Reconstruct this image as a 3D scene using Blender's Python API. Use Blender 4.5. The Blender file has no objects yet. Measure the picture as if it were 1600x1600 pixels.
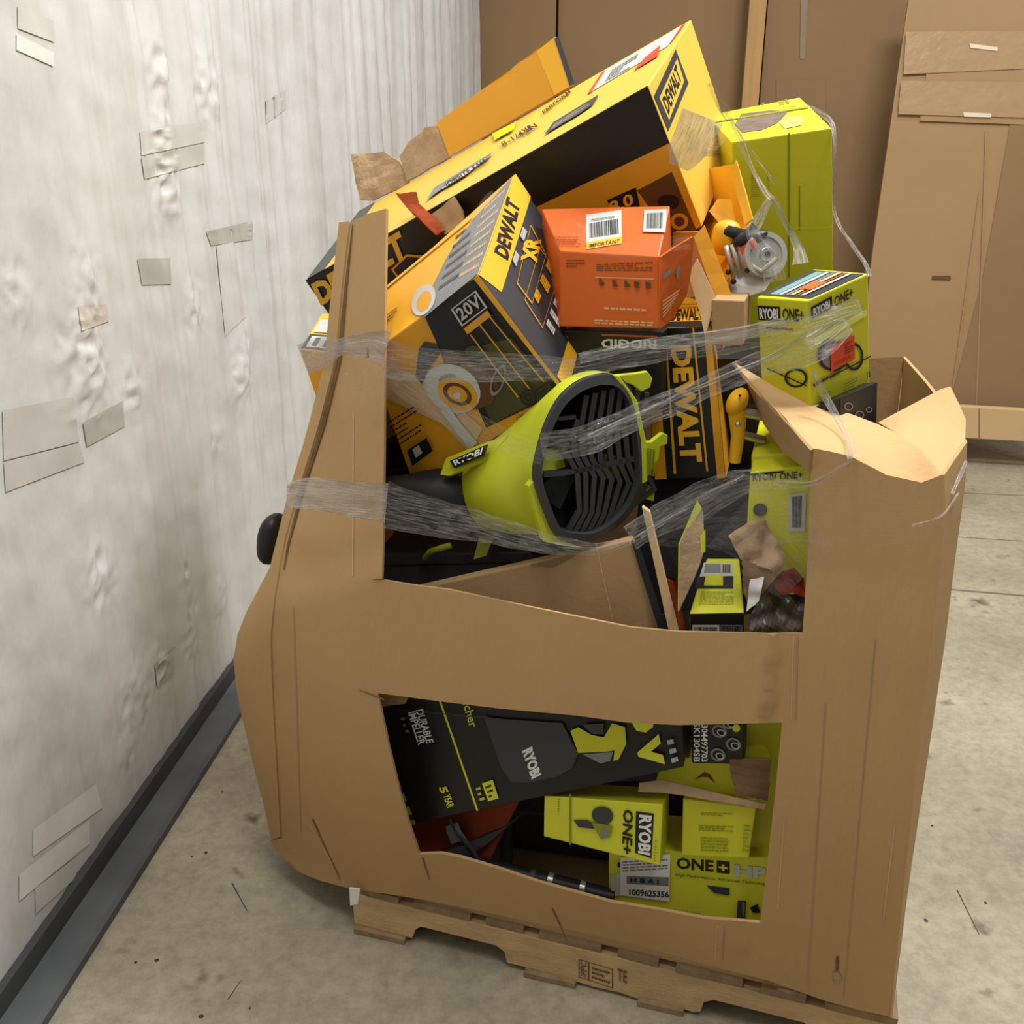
import bpy, bmesh, math, random
import numpy as np
from mathutils import Vector, Matrix, noise
from mathutils.geometry import delaunay_2d_cdt

# ------------------------------------------------------------------ camera
FOC, PITCH, CAMH = 1500.0, math.radians(20.5), 1.75
cam = bpy.data.cameras.new('camera'); cam.sensor_width = 36.0; cam.lens = 36.0 * FOC / 1600.0
cam.clip_end = 100
cam_o = bpy.data.objects.new('camera', cam); bpy.context.scene.collection.objects.link(cam_o)
cam_o.location = (0, 0, CAMH); cam_o.rotation_euler = (math.pi / 2 - PITCH, 0, 0)
bpy.context.scene.camera = cam_o

# ------------------------------------------------------------------ world and lights
sc = bpy.context.scene
sc.view_settings.view_transform = 'Standard'; sc.view_settings.look = 'None'
sc.view_settings.gamma = 1.0; sc.view_settings.use_curve_mapping = False
sc.view_settings.exposure = 0.0
w = bpy.data.worlds.new('world'); sc.world = w; w.use_nodes = True
w.node_tree.nodes['Background'].inputs[0].default_value = (1.0, 0.985, 0.965, 1)
w.node_tree.nodes['Background'].inputs[1].default_value = 0.20
def area(name, loc, size, power, aim):
    l = bpy.data.lights.new(name, 'AREA'); l.shape = 'RECTANGLE'; l.size, l.size_y = size
    l.energy = power; l.color = (1.0, 0.985, 0.955)
    o = bpy.data.objects.new(name, l); sc.collection.objects.link(o); o.location = loc
    o.rotation_euler = (Vector(aim) - Vector(loc)).to_track_quat('-Z', 'Y').to_euler()
    return o
area('high_bay_lamp', (1.8, 2.7, 5.2), (0.7, 1.3), 245, (0.5, 2.4, 0))
area('high_bay_lamp', (-0.35, 0.9, 5.4), (0.7, 1.3), 62, (-0.3, 1.3, 0))
area('high_bay_lamp', (1.0, -0.6, 5.6), (0.7, 1.3), 44, (0.2, 1.5, 0))
area('high_bay_lamp', (3.4, 4.0, 5.6), (0.7, 1.3), 60, (2.6, 3.4, 0))

# ------------------------------------------------------------------ geometry of the measured photograph
CP, SP = math.cos(PITCH), math.sin(PITCH)
EYE = Vector((0, 0, CAMH))
P0 = Vector((.756, 1.430, .13)); DA = Vector((.952, -.307, 0)).normalized(); DM = Vector((-DA.y, DA.x, 0))
UP = Vector((0, 0, 1))
def ray(u, v):
    x, y = (u - 800) / FOC, (v - 800) / FOC
    return Vector((x, CP - y * SP, -SP - y * CP))
def at(u, v, b):                       # point b metres behind the bin's front plane
    d = ray(u, v); return EYE + d * ((b - (EYE - P0).dot(DM)) / d.dot(DM))
def onz(u, v, z):
    d = ray(u, v); return EYE + d * ((z - CAMH) / d.z)
def onplane(u, v, p, n):
    d = ray(u, v); return EYE + d * ((p - EYE).dot(n) / d.dot(n))

# ------------------------------------------------------------------ materials
def lin(c):
    return tuple(((x / 255) / 12.92 if x / 255 <= .04045 else ((x / 255 + .055) / 1.055) ** 2.4) for x in c)
MATS = {}
def mat(name, rgb, rough=.6, var=.08, scale=6.0, bump=.0, bscale=60.0, metal=0.0, spec=.4, stretch=(1, 1, 1)):
    if name in MATS: return MATS[name]
    m = bpy.data.materials.new(name); m.use_nodes = True; nt = m.node_tree; b = nt.nodes['Principled BSDF']
    c = lin(rgb)
    b.inputs['Roughness'].default_value = rough; b.inputs['Metallic'].default_value = metal
    b.inputs['Specular IOR Level'].default_value = spec
    tc = nt.nodes.new('ShaderNodeTexCoord'); mp = nt.nodes.new('ShaderNodeMapping'); mp.inputs['Scale'].default_value = stretch
    nt.links.new(tc.outputs['Object'], mp.inputs[0])
    n = nt.nodes.new('ShaderNodeTexNoise'); n.inputs['Scale'].default_value = scale; n.inputs['Detail'].default_value = 6
    nt.links.new(mp.outputs[0], n.inputs[0])
    r = nt.nodes.new('ShaderNodeValToRGB')
    r.color_ramp.elements[0].position = .3; r.color_ramp.elements[1].position = .7
    r.color_ramp.elements[0].color = (*[x * (1 - var) for x in c], 1); r.color_ramp.elements[1].color = (*[min(1, x * (1 + var)) for x in c], 1)
    nt.links.new(n.outputs[0], r.inputs[0]); nt.links.new(r.outputs[0], b.inputs['Base Color'])
    if bump:
        n2 = nt.nodes.new('ShaderNodeTexNoise'); n2.inputs['Scale'].default_value = bscale; n2.inputs['Detail'].default_value = 4
        nt.links.new(mp.outputs[0], n2.inputs[0])
        bp = nt.nodes.new('ShaderNodeBump'); bp.inputs['Strength'].default_value = bump; bp.inputs['Distance'].default_value = .01
        nt.links.new(n2.outputs[0], bp.inputs['Height']); nt.links.new(bp.outputs[0], b.inputs['Normal'])
    MATS[name] = m; return m
KRAFT = mat('kraft_cardboard', (184, 149, 103), .85, .05, 3.0, .12, 90, spec=.15, stretch=(1, 1, .25))
KRAFT_IN = mat('kraft_inside', (172, 140, 100), .9, .06, 5.0, .1, 60, spec=.1)
KRAFT_OLD = mat('kraft_dull', (140, 113, 82), .85, .05, 1.5, .06, 30, spec=.15)
KRAFT_PALE = mat('kraft_pale', (206, 174, 128), .85, .05, 3.0, .05, 40, spec=.15)
KRAFT_MID = mat('kraft_mid', (160, 130, 94), .85, .05, 1.5, .06, 30, spec=.15)
TORN = mat('torn_cardboard', (176, 148, 116), .95, .15, 20, .4, 60, spec=.1)
PAPER_W = mat('paper_white', (232, 230, 226), .6, .03)
YEL = mat('print_yellow', (240, 180, 40), .45, .03, 5, .03, 40)
YEL_DEEP = mat('print_amber_and_shaded', (226, 160, 32), .45, .04, 5)  # amber print; also yellow with shade painted in, for box fronts
YEL_PALE = mat('print_lit_yellow', (226, 186, 74), .45, .03, 5)  # yellow with overhead light painted in, for the long box's top and end
BLK = mat('print_black', (26, 25, 23), .42, .1, 5)
GRYP = mat('print_charcoal', (58, 60, 64), .4, .08, 5)
MIDG = mat('print_grey', (128, 130, 130), .45, .1, 9)
LTG = mat('print_light_grey', (196, 196, 190), .45, .06, 9)
WHT = mat('print_white', (238, 238, 234), .5, .03)
RED = mat('print_red', (214, 74, 40), .5, .05)
ORG = mat('print_orange', (212, 98, 28), .5, .05, 5, .04, 30)
ORG_D = mat('print_rust', (146, 66, 36), .9, .08, 9, spec=.1)
LIME = mat('print_lime', (206, 205, 38), .45, .03, 5, .03, 40)
LIME_L = mat('print_pale_lime', (218, 220, 56), .45, .03, 5)
LIME_D = mat('print_olive', (142, 146, 30), .5, .05, 5)
TEAL = mat('print_teal', (120, 160, 158), .45, .05)
TANP = mat('print_tan', (208, 176, 132), .5, .06, 20)
BROWNP = mat('print_brown', (96, 62, 26), .5, .1, 9)
OLIVEP = mat('print_dark_olive', (70, 68, 30), .45, .2, 12)
PL_LIME = mat('lime_plastic', (200, 208, 46), .4, .03, 5)
PL_BLK = mat('black_plastic', (30, 31, 33), .42, .1, 9)
PL_GRY = mat('dark_grey_plastic', (62, 63, 66), .5, .08, 9)
PL_YEL = mat('yellow_plastic', (238, 178, 30), .38, .04, 5)
METAL = mat('brushed_metal', (200, 200, 196), .3, .06, 30, metal=.8)
CASTG = mat('cast_grey_metal', (186, 184, 176), .45, .08, 12, .1, 40, metal=.25)
WOOD = mat('pallet_wood', (198, 166, 122), .8, .16, 3.0, .25, 25, spec=.2, stretch=(1, 10, 10))
WOOD_DK = mat('pallet_wood_grey', (150, 126, 96), .85, .2, 4.0, .3, 25, spec=.2, stretch=(8, 1, 8))
WOOD_POST = mat('pine_post', (176, 138, 88), .75, .1, 3.0, .1, 30, stretch=(8, 8, .6))
INK = mat('stamp_ink', (92, 66, 48), .8, .2, 40)
RUBBER = mat('dark_rubber', (92, 95, 98), .62, .22, 5, .15, 20)
RUBBER_B = mat('black_rubber', (64, 67, 68), .7, .12, 6)
SCUFF = mat('scuffed_board', (112, 96, 84), .9, .25, 30)

def film_mat(name, lo, hi, tint=(232, 228, 220)):
    m = bpy.data.materials.new(name); m.use_nodes = True; nt = m.node_tree; nt.nodes.clear()
    out = nt.nodes.new('ShaderNodeOutputMaterial'); mix = nt.nodes.new('ShaderNodeMixShader')
    tr = nt.nodes.new('ShaderNodeBsdfTransparent'); pr = nt.nodes.new('ShaderNodeBsdfPrincipled')
    pr.inputs['Base Color'].default_value = (*lin(tint), 1); pr.inputs['Roughness'].default_value = .16
    pr.inputs['Specular IOR Level'].default_value = .9
    tc = nt.nodes.new('ShaderNodeTexCoord'); mp = nt.nodes.new('ShaderNodeMapping'); mp.inputs['Scale'].default_value = (3, 9, 1)
    nt.links.new(tc.outputs['UV'], mp.inputs[0])
    n = nt.nodes.new('ShaderNodeTexNoise'); n.inputs['Scale'].default_value = 1.6; n.inputs['Detail'].default_value = 5; n.inputs['Roughness'].default_value = .65
    nt.links.new(mp.outputs[0], n.inputs[0])
    mr = nt.nodes.new('ShaderNodeMapRange'); mr.inputs[1].default_value = .38; mr.inputs[2].default_value = .68
    mr.inputs[3].default_value = lo; mr.inputs[4].default_value = hi
    nt.links.new(n.outputs[0], mr.inputs[0]); nt.links.new(mr.outputs[0], mix.inputs[0])
    bp = nt.nodes.new('ShaderNodeBump'); bp.inputs['Strength'].default_value = .9; bp.inputs['Distance'].default_value = .02
    nt.links.new(n.outputs[0], bp.inputs['Height']); nt.links.new(bp.outputs[0], pr.inputs['Normal'])
    nt.links.new(tr.outputs[0], mix.inputs[1]); nt.links.new(pr.outputs[0], mix.inputs[2]); nt.links.new(mix.outputs[0], out.inputs[0])
    return m
FILM = film_mat('stretch_film', .06, .52)
FILM_THIN = film_mat('stretch_film_thin', .02, .16)
FILM_STRAND = film_mat('stretch_film_strand', .35, .8, (240, 238, 232))
FILM_W = film_mat('stretch_film_bunched', .42, .85)
FILM_VTHIN = film_mat('stretch_film_sheer', .0, .07)
FILM_STRAND2 = film_mat('stretch_film_glint', .16, .75, (240, 238, 232))

def concrete():
    m = bpy.data.materials.new('concrete'); m.use_nodes = True; nt = m.node_tree; b = nt.nodes['Principled BSDF']
    tc = nt.nodes.new('ShaderNodeTexCoord')
    def noi(s, d, r=.6):
        n = nt.nodes.new('ShaderNodeTexNoise'); n.inputs['Scale'].default_value = s; n.inputs['Detail'].default_value = d
        n.inputs['Roughness'].default_value = r; nt.links.new(tc.outputs['Object'], n.inputs[0]); return n
    def ramp(n, stops):
        r = nt.nodes.new('ShaderNodeValToRGB'); e = r.color_ramp.elements
        while len(e) < len(stops): e.new(.5)
        for q, (p, c) in zip(e, stops): q.position = p; q.color = (*lin(c), 1)
        nt.links.new(n.outputs[0], r.inputs[0]); return r
    a = ramp(noi(1.7, 8), [(.28, (150, 142, 122)), (.5, (172, 163, 140)), (.72, (190, 180, 156))])
    f = ramp(noi(26, 8, .75), [(.25, (205, 205, 205)), (.6, (255, 255, 255)), (1, (255, 255, 255))])
    s = ramp(noi(6.5, 3), [(.24, (150, 146, 140)), (.36, (255, 255, 255)), (1, (255, 255, 255))])
    m1 = nt.nodes.new('ShaderNodeMixRGB'); m1.blend_type = 'MULTIPLY'; m1.inputs[0].default_value = 1
    m2 = nt.nodes.new('ShaderNodeMixRGB'); m2.blend_type = 'MULTIPLY'; m2.inputs[0].default_value = 1
    nt.links.new(a.outputs[0], m1.inputs[1]); nt.links.new(f.outputs[0], m1.inputs[2])
    nt.links.new(m1.outputs[0], m2.inputs[1]); nt.links.new(s.outputs[0], m2.inputs[2])
    nt.links.new(m2.outputs[0], b.inputs['Base Color']); b.inputs['Roughness'].default_value = .5
    b.inputs['Specular IOR Level'].default_value = .3
    bp = nt.nodes.new('ShaderNodeBump'); bp.inputs['Strength'].default_value = .15; bp.inputs['Distance'].default_value = .01
    nt.links.new(noi(40, 6).outputs[0], bp.inputs['Height']); nt.links.new(bp.outputs[0], b.inputs['Normal'])
    return m
def wrap_white():
    m = bpy.data.materials.new('white_plastic_sheeting'); m.use_nodes = True; nt = m.node_tree; b = nt.nodes['Principled BSDF']
    tc = nt.nodes.new('ShaderNodeTexCoord')
    def noi(s, d, sc_, r=.6):
        mp = nt.nodes.new('ShaderNodeMapping'); mp.inputs['Scale'].default_value = sc_
        nt.links.new(tc.outputs['Object'], mp.inputs[0])
        n = nt.nodes.new('ShaderNodeTexNoise'); n.inputs['Scale'].default_value = s; n.inputs['Detail'].default_value = d
        n.inputs['Roughness'].default_value = r; nt.links.new(mp.outputs[0], n.inputs[0]); return n
    r = nt.nodes.new('ShaderNodeValToRGB'); e = r.color_ramp.elements
    e[0].position = .3; e[0].color = (*lin((200, 200, 196)), 1); e[1].position = .6; e[1].color = (*lin((214, 214, 212)), 1)
    nt.links.new(noi(1.5, 5, (1, 2.5, .5)).outputs[0], r.inputs[0]); nt.links.new(r.outputs[0], b.inputs['Base Color'])
    b.inputs['Roughness'].default_value = .36; b.inputs['Specular IOR Level'].default_value = .35
    add = nt.nodes.new('ShaderNodeMath'); add.operation = 'ADD'
    nt.links.new(noi(9, 5, (1, 2.2, .25)).outputs[0], add.inputs[0]); nt.links.new(noi(14, 4, (1, 1, .8), .5).outputs[0], add.inputs[1])
    bp = nt.nodes.new('ShaderNodeBump'); bp.inputs['Strength'].default_value = .16; bp.inputs['Distance'].default_value = .02
    nt.links.new(add.outputs[0], bp.inputs['Height']); nt.links.new(bp.outputs[0], b.inputs['Normal'])
    return m

# ------------------------------------------------------------------ object helpers
COL = sc.collection
def obj(name, verts, faces, m, parent=None, origin=None, smooth=False, mats=None, fmat=None):
    """verts are world positions; the object origin is its parent's, or `origin`."""
    if parent is not None: org = Vector(parent['_o'])
    else: org = Vector(origin) if origin is not None else sum((Vector(v) for v in verts), Vector()) / len(verts)
    me = bpy.data.meshes.new(name)
    me.from_pydata([Vector(v) - org for v in verts], [], faces); me.update()
    for q in (mats or [m]): me.materials.append(q)
    if fmat:
        for p, i in zip(me.polygons, fmat): p.material_index = i
    if smooth:
        for p in me.polygons: p.use_smooth = True
    o = bpy.data.objects.new(name, me); COL.objects.link(o)
    o['_o'] = tuple(org)
    if parent is not None: o.parent = parent
    else: o.location = org
    return o
def empty(name, loc):
    o = bpy.data.objects.new(name, None); COL.objects.link(o); o.location = loc; o['_o'] = tuple(loc); o.empty_display_size = .1
    return o
def tag(o, label, cat, group=None, kind=None):
    o['label'] = label; o['category'] = cat
    if group: o['group'] = group
    if kind: o['kind'] = kind
    return o
def bevel(o, wd=.003, seg=2):
    b = o.modifiers.new('bevel', 'BEVEL'); b.width = wd; b.segments = seg; b.limit_method = 'ANGLE'; b.angle_limit = math.radians(40)
def solid(o, t, off=0):
    s = o.modifiers.new('thickness', 'SOLIDIFY'); s.thickness = t; s.offset = off
def sheet(name, pts, m, parent=None, t=.005, origin=None, crumple=0.0, n=8, seed=1, mats=None):
    """thin board: polygon of world points, triangulated over a grid, given thickness"""
    pts = [Vector(p) for p in pts]
    c = sum(pts, Vector()) / len(pts)
    nn = Vector()
    for i in range(len(pts)): nn += (pts[i] - c).cross(pts[(i + 1) % len(pts)] - c)
    nn.normalize(); ax = (pts[1] - pts[0]).normalized(); ay = nn.cross(ax)
    p2 = [Vector(((p - c).dot(ax), (p - c).dot(ay))) for p in pts]; hgt = [(p - c).dot(nn) for p in pts]
    lo = Vector((min(p.x for p in p2), min(p.y for p in p2))); hi = Vector((max(p.x for p in p2), max(p.y for p in p2)))
    vs = list(p2); es = [(i, (i + 1) % len(p2)) for i in range(len(p2))]
    # densify the border
    st = max((hi - lo).x, (hi - lo).y) / n
    vs2, hs2 = [], []
    for i in range(len(p2)):
        a, b = p2[i], p2[(i + 1) % len(p2)]; k = max(1, int((b - a).length / st))
        for j in range(k): vs2.append(a.lerp(b, j / k)); hs2.append(hgt[i] + (hgt[(i + 1) % len(p2)] - hgt[i]) * j / k)
    nb = len(vs2); es = [(i, (i + 1) % nb) for i in range(nb)]
    border = list(vs2)
    y = lo.y + st / 2
    while y < hi.y:
        x = lo.x + st / 2
        while x < hi.x:
            q = Vector((x, y))
            if inside(q, border) and min((q - b).length for b in border) > st * .4: vs2.append(q)
            x += st
        y += st
    V, _, Fc, *_r = delaunay_2d_cdt(vs2, es, [], 0, 1e-6)
    out = []
    for q in V:
        num = den = 0.0
        for bq, hq in zip(border, hs2):
            d = (q - bq).length_squared + 1e-9; wgt = 1 / d ** 1.5; num += wgt * hq; den += wgt
        h = num / den
        if crumple: h += crumple * (noise.noise(Vector((q.x * 14 + seed, q.y * 14, seed))) + .6 * noise.noise(Vector((q.x * 37, q.y * 37 + seed, 2 * seed))))
        out.append(c + ax * q.x + ay * q.y + nn * h)
    F = [f for f in Fc if inside(sum((V[i] for i in f), Vector((0, 0))) / len(f), border)]
    o = obj(name, out, F, m, parent, origin)
    solid(o, t); return o
def inside(q, poly):
    r = False; j = len(poly) - 1
    for i in range(len(poly)):
        a, b = poly[i], poly[j]
        if (a.y > q.y) != (b.y > q.y) and q.x < (b.x - a.x) * (q.y - a.y) / (b.y - a.y) + a.x: r = not r
        j = i
    return r
def tube(name, path, rad, m, parent=None, seg=10, origin=None, cap=True):
    path = [Vector(p) for p in path]; rad = rad if isinstance(rad, (list, tuple)) else [rad] * len(path)
    V, Fc = [], []
    for i, p in enumerate(path):
        d = (path[min(i + 1, len(path) - 1)] - path[max(i - 1, 0)]).normalized()
        a = d.cross(UP if abs(d.z) < .9 else Vector((1, 0, 0))).normalized(); b = d.cross(a)
        for k in range(seg):
            t = 2 * math.pi * k / seg; V.append(p + (a * math.cos(t) + b * math.sin(t)) * rad[i])
    for i in range(len(path) - 1):
        for k in range(seg): Fc.append((i * seg + k, i * seg + (k + 1) % seg, (i + 1) * seg + (k + 1) % seg, (i + 1) * seg + k))
    if cap: Fc.append(tuple(range(seg))[::-1]); Fc.append(tuple(range((len(path) - 1) * seg, len(path) * seg)))
    o = obj(name, V, Fc, m, parent, origin, smooth=True)
    if seg >= 8: e = o.modifiers.new('edges', 'EDGE_SPLIT'); e.split_angle = math.radians(45)
    return o
def prism(name, pts, depth, m, parent=None, origin=None, bv=0):
    """polygon of world points pushed along vector depth"""
    pts = [Vector(p) for p in pts]; n = len(pts); V = pts + [p + depth for p in pts]
    Fc = [tuple(range(n))[::-1], tuple(range(n, 2 * n))] + [(i, (i + 1) % n, n + (i + 1) % n, n + i) for i in range(n)]
    o = obj(name, V, Fc, m, parent, origin)
    bm = bmesh.new(); bm.from_mesh(o.data); bmesh.ops.recalc_face_normals(bm, faces=bm.faces); bm.to_mesh(o.data); bm.free()
    if bv: bevel(o, bv)
    return o
def ellipsoid(name, c, ax, ay, az, m, parent=None, origin=None, nu=20, nv=12, power=1.0):
    V, Fc = [], []
    f = lambda x: math.copysign(abs(x) ** power, x)
    for i in range(nv + 1):
        ph = math.pi * i / nv
        for k in range(nu):
            t = 2 * math.pi * k / nu
            V.append(Vector(c) + ax * f(math.sin(ph)) * f(math.cos(t)) + ay * f(math.sin(ph)) * f(math.sin(t)) + az * f(math.cos(ph)))
    for i in range(nv):
        for k in range(nu): Fc.append((i * nu + k, i * nu + (k + 1) % nu, (i + 1) * nu + (k + 1) % nu, (i + 1) * nu + k))
    o = obj(name, V, Fc, m, parent, origin, smooth=True)
    bm = bmesh.new(); bm.from_mesh(o.data); bmesh.ops.remove_doubles(bm, verts=bm.verts, dist=1e-5); bmesh.ops.recalc_face_normals(bm, faces=bm.faces); bm.to_mesh(o.data); bm.free()
    return o

TXT = {}
def text_shape(s, bold):
    k = (s, bold)
    if k in TXT: return TXT[k]
    cu = bpy.data.curves.new('t', 'FONT'); cu.body = s; cu.offset = bold; cu.resolution_u = 2
    o = bpy.data.objects.new('t', cu); COL.objects.link(o)
    dg = bpy.context.evaluated_depsgraph_get(); me = bpy.data.meshes.new_from_object(o.evaluated_get(dg))
    V = [(v.co.x, v.co.y) for v in me.vertices]; Fc = [tuple(p.vertices) for p in me.polygons]
    bpy.data.objects.remove(o); bpy.data.curves.remove(cu); bpy.data.meshes.remove(me)
    x0, x1 = min(v[0] for v in V), max(v[0] for v in V); y0, y1 = min(v[1] for v in V), max(v[1] for v in V)
    V = [((x - x0) / (x1 - x0), (y - y0) / (y1 - y0)) for x, y in V]
    TXT[k] = (V, Fc); return TXT[k]

class Face:
    """one face of a carton; print is laid on it, given as positions measured on the photograph"""
    def __init__(s, thing, tl, tr, br, bl):
        s.t = thing; s.c = [Vector(q) for q in (tl, tr, br, bl)]; s.k = 0
        s.n = (s.c[3] - s.c[1]).cross(s.c[2] - s.c[0]).normalized()
        mid = sum(s.c, Vector()) / 4
        if s.n.dot(mid - Vector(thing['_mid'])) < 0: s.n = -s.n
    def at(s, u, v, lift=0):
        a, b, c, d = s.c; return a.lerp(b, u).lerp(d.lerp(c, u), v) + s.n * lift
    def uv(s, x, y):
        a, b, c, d = s.c; u = v = .5
        mid = sum(s.c, Vector()) / 4; p = onplane(x, y, mid, s.n)
        for _ in range(12):
            q = s.at(u, v); e = p - q
            du = (b - a).lerp(c - d, v); dv = (d - a).lerp(c - b, u)
            A = du.dot(du); B = du.dot(dv); C_ = dv.dot(dv); det = A * C_ - B * B
            u += (e.dot(du) * C_ - e.dot(dv) * B) / det; v += (e.dot(dv) * A - e.dot(du) * B) / det
        return u, v
    def _emit(s, name, V2, Fc, m, label=None):
        s.k += 1; lift = .0007 + .0004 * s.k
        if s.t['_edge']: lift += .0006
        o = obj(name, [s.at(u, v, lift) for u, v in V2], Fc, m, s.t)
        if label: o['label'] = label
        return o
    def uvpoly(s, name, pts, m, label=None):
        return s._emit(name, pts, [tuple(range(len(pts)))], m, label)
    def uvquad(s, name, q, m, n=6, label=None):
        V = []
        for j in range(n + 1):
            for i in range(n + 1):
                a, b = i / n, j / n
                V.append(tuple((q[0][k] * (1 - a) + q[1][k] * a) * (1 - b) + (q[3][k] * (1 - a) + q[2][k] * a) * b for k in (0, 1)))
        Fc = [(j * (n + 1) + i, j * (n + 1) + i + 1, (j + 1) * (n + 1) + i + 1, (j + 1) * (n + 1) + i) for j in range(n) for i in range(n)]
        return s._emit(name, V, Fc, m, label)
    def rect(s, name, u0, v0, u1, v1, m): return s.uvquad(name, [(u0, v0), (u1, v0), (u1, v1), (u0, v1)], m)
    def quad(s, name, q, m, label=None): return s.uvquad(name, [s.uv(*p) for p in q], m, label=label)
    def poly(s, name, pts, m, label=None): return s.uvpoly(name, [s.uv(*p) for p in pts], m, label)
    def ell(s, name, cx, cy, rx, ry, m, rot=0, hole=0, n=24):
        c, d = math.cos(math.radians(rot)), math.sin(math.radians(rot))
        def ring(k): return [s.uv(cx + k * (rx * math.cos(t) * c - ry * math.sin(t) * d), cy + k * (rx * math.cos(t) * d + ry * math.sin(t) * c)) for t in [2 * math.pi * i / n for i in range(n)]]
        if not hole: return s.uvpoly(name, ring(1), m)
        a, b = ring(1), ring(hole)
        return s._emit(name, a + b, [(i, (i + 1) % n, n + (i + 1) % n, n + i) for i in range(n)], m)
    def text(s, txt, o, x, u, m, bold=.02, name='lettering'):
        """o: foot of the first letter, x: foot of the last, u: head of the first (photo positions)"""
        V, Fc = text_shape(txt, bold); O, X, U = s.uv(*o), s.uv(*x), s.uv(*u)
        V2 = [tuple(O[k] + (X[k] - O[k]) * a + (U[k] - O[k]) * b for k in (0, 1)) for a, b in V]
        return s._emit(name, V2, Fc, m)
    def rows(s, q, n, m, seed=1, fill=.45, name='small_print'):
        """lines of unreadable small print inside a quad of photo positions (tl,tr,br,bl)"""
        r = random.Random(seed); Q = [s.uv(*p) for p in q]; V, Fc = [], []
        def b(a, c): return tuple((Q[0][k] * (1 - a) + Q[1][k] * a) * (1 - c) + (Q[3][k] * (1 - a) + Q[2][k] * a) * c for k in (0, 1))
        for i in range(n):
            y0 = (i + .5 - fill / 2) / n; y1 = (i + .5 + fill / 2) / n; x = 0
            end = 1 if r.random() < .7 else r.uniform(.5, .95)
            while x < end - .03:
                wd = min(r.uniform(.05, .16), end - x); k = len(V)
                V += [b(x, y0), b(x + wd, y0), b(x + wd, y1), b(x, y1)]; Fc.append((k, k + 1, k + 2, k + 3)); x += wd + .025
        return s._emit(name, V, Fc, m)
    def frame(s, q, wd, m, name='printed_frame'):
        Q = [Vector(s.uv(*p)) for p in q]; c = sum(Q, Vector((0, 0))) / 4; V = Q + [p.lerp(c, wd) for p in Q]
        return s._emit(name, [tuple(v) for v in V], [(i, (i + 1) % 4, 4 + (i + 1) % 4, 4 + i) for i in range(4)], m)
    def barcode(s, q, m, seed=3, n=26, name='barcode'):
        r = random.Random(seed); Q = [s.uv(*p) for p in q]; V, Fc = [], []; x = 0
        def b(a, c): return tuple((Q[0][k] * (1 - a) + Q[1][k] * a) * (1 - c) + (Q[3][k] * (1 - a) + Q[2][k] * a) * c for k in (0, 1))
        while x < .97:
            wd = r.choice((1, 1, 2, 3)) / (n * 3.2); k = len(V); V += [b(x, 0), b(min(1, x + wd), 0), b(min(1, x + wd), 1), b(x, 1)]
            Fc.append((k, k + 1, k + 2, k + 3)); x += wd + r.choice((1, 1, 2)) / (n * 3.2)
        return s._emit(name, V, Fc, m)
    def line(s, a, b, wd, m, name='printed_line'):
        A, B = Vector(a), Vector(b); d = (B - A).normalized(); p = Vector((-d.y, d.x)) * wd / 2
        return s.quad(name, [tuple(A - p), tuple(B - p), tuple(B + p), tuple(A + p)], m)

KEYS = ['---', '--+', '-+-', '-++', '+--', '+-+', '++-', '+++']
FK = {'front': ('--+', '+-+', '+--', '---'), 'right': ('+-+', '+++', '++-', '+--'), 'top': ('-++', '+++', '+-+', '--+'),
      'left': ('-++', '--+', '---', '-+-'), 'back': ('+++', '-++', '-+-', '++-'), 'bottom': ('---', '+--', '++-', '-+-')}
class Box:
    """a closed carton given by its eight corners (x right, y away, z up signs)"""
    def __init__(s, name, label, cat, corners, colours, group=None, edge=True, parent=None, n=5):
        s.c = {k: (at(*v) if not isinstance(v, Vector) else v) for k, v in corners.items()}
        mid = sum(s.c.values(), Vector()) / 8; mats, V, Fc, fm = [], [], [], []
        for f, ks in FK.items():
            m = colours.get(f, colours['all'])
            if m not in mats: mats.append(m)
            a, b, c, d = [s.c[k] for k in ks]; k0 = len(V)
            for j in range(n + 1):
                for i in range(n + 1): V.append(a.lerp(b, i / n).lerp(d.lerp(c, i / n), j / n))
            for j in range(n):
                for i in range(n):
                    k = k0 + j * (n + 1) + i; Fc.append((k, k + n + 1, k + n + 2, k + 1)); fm.append(mats.index(m))
        s.o = obj(name, V, Fc, None, parent, mid, mats=mats, fmat=fm)
        bm = bmesh.new(); bm.from_mesh(s.o.data); bmesh.ops.remove_doubles(bm, verts=bm.verts, dist=1e-5)
        bmesh.ops.recalc_face_normals(bm, faces=bm.faces); bm.to_mesh(s.o.data); bm.free()
        if edge: bevel(s.o, .003, 2)
        s.o['_mid'] = tuple(mid); s.o['_edge'] = 0
        if label: tag(s.o, label, cat, group)
    def face(s, f): return Face(s.o, *[s.c[k] for k in FK[f]])
def block(ftl, ftr, fbr, fbl, depth, rise=0.0, shift=0.0):
    """corners of a carton from its measured front face and its depth"""
    F4 = [at(*p) for p in (ftl, ftr, fbr, fbl)]; e = DM * depth + UP * rise + DA * shift
    return {'--+': F4[0], '+-+': F4[1], '+--': F4[2], '---': F4[3], '-++': F4[0] + e, '+++': F4[1] + e, '++-': F4[2] + e, '-+-': F4[3] + e}

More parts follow.
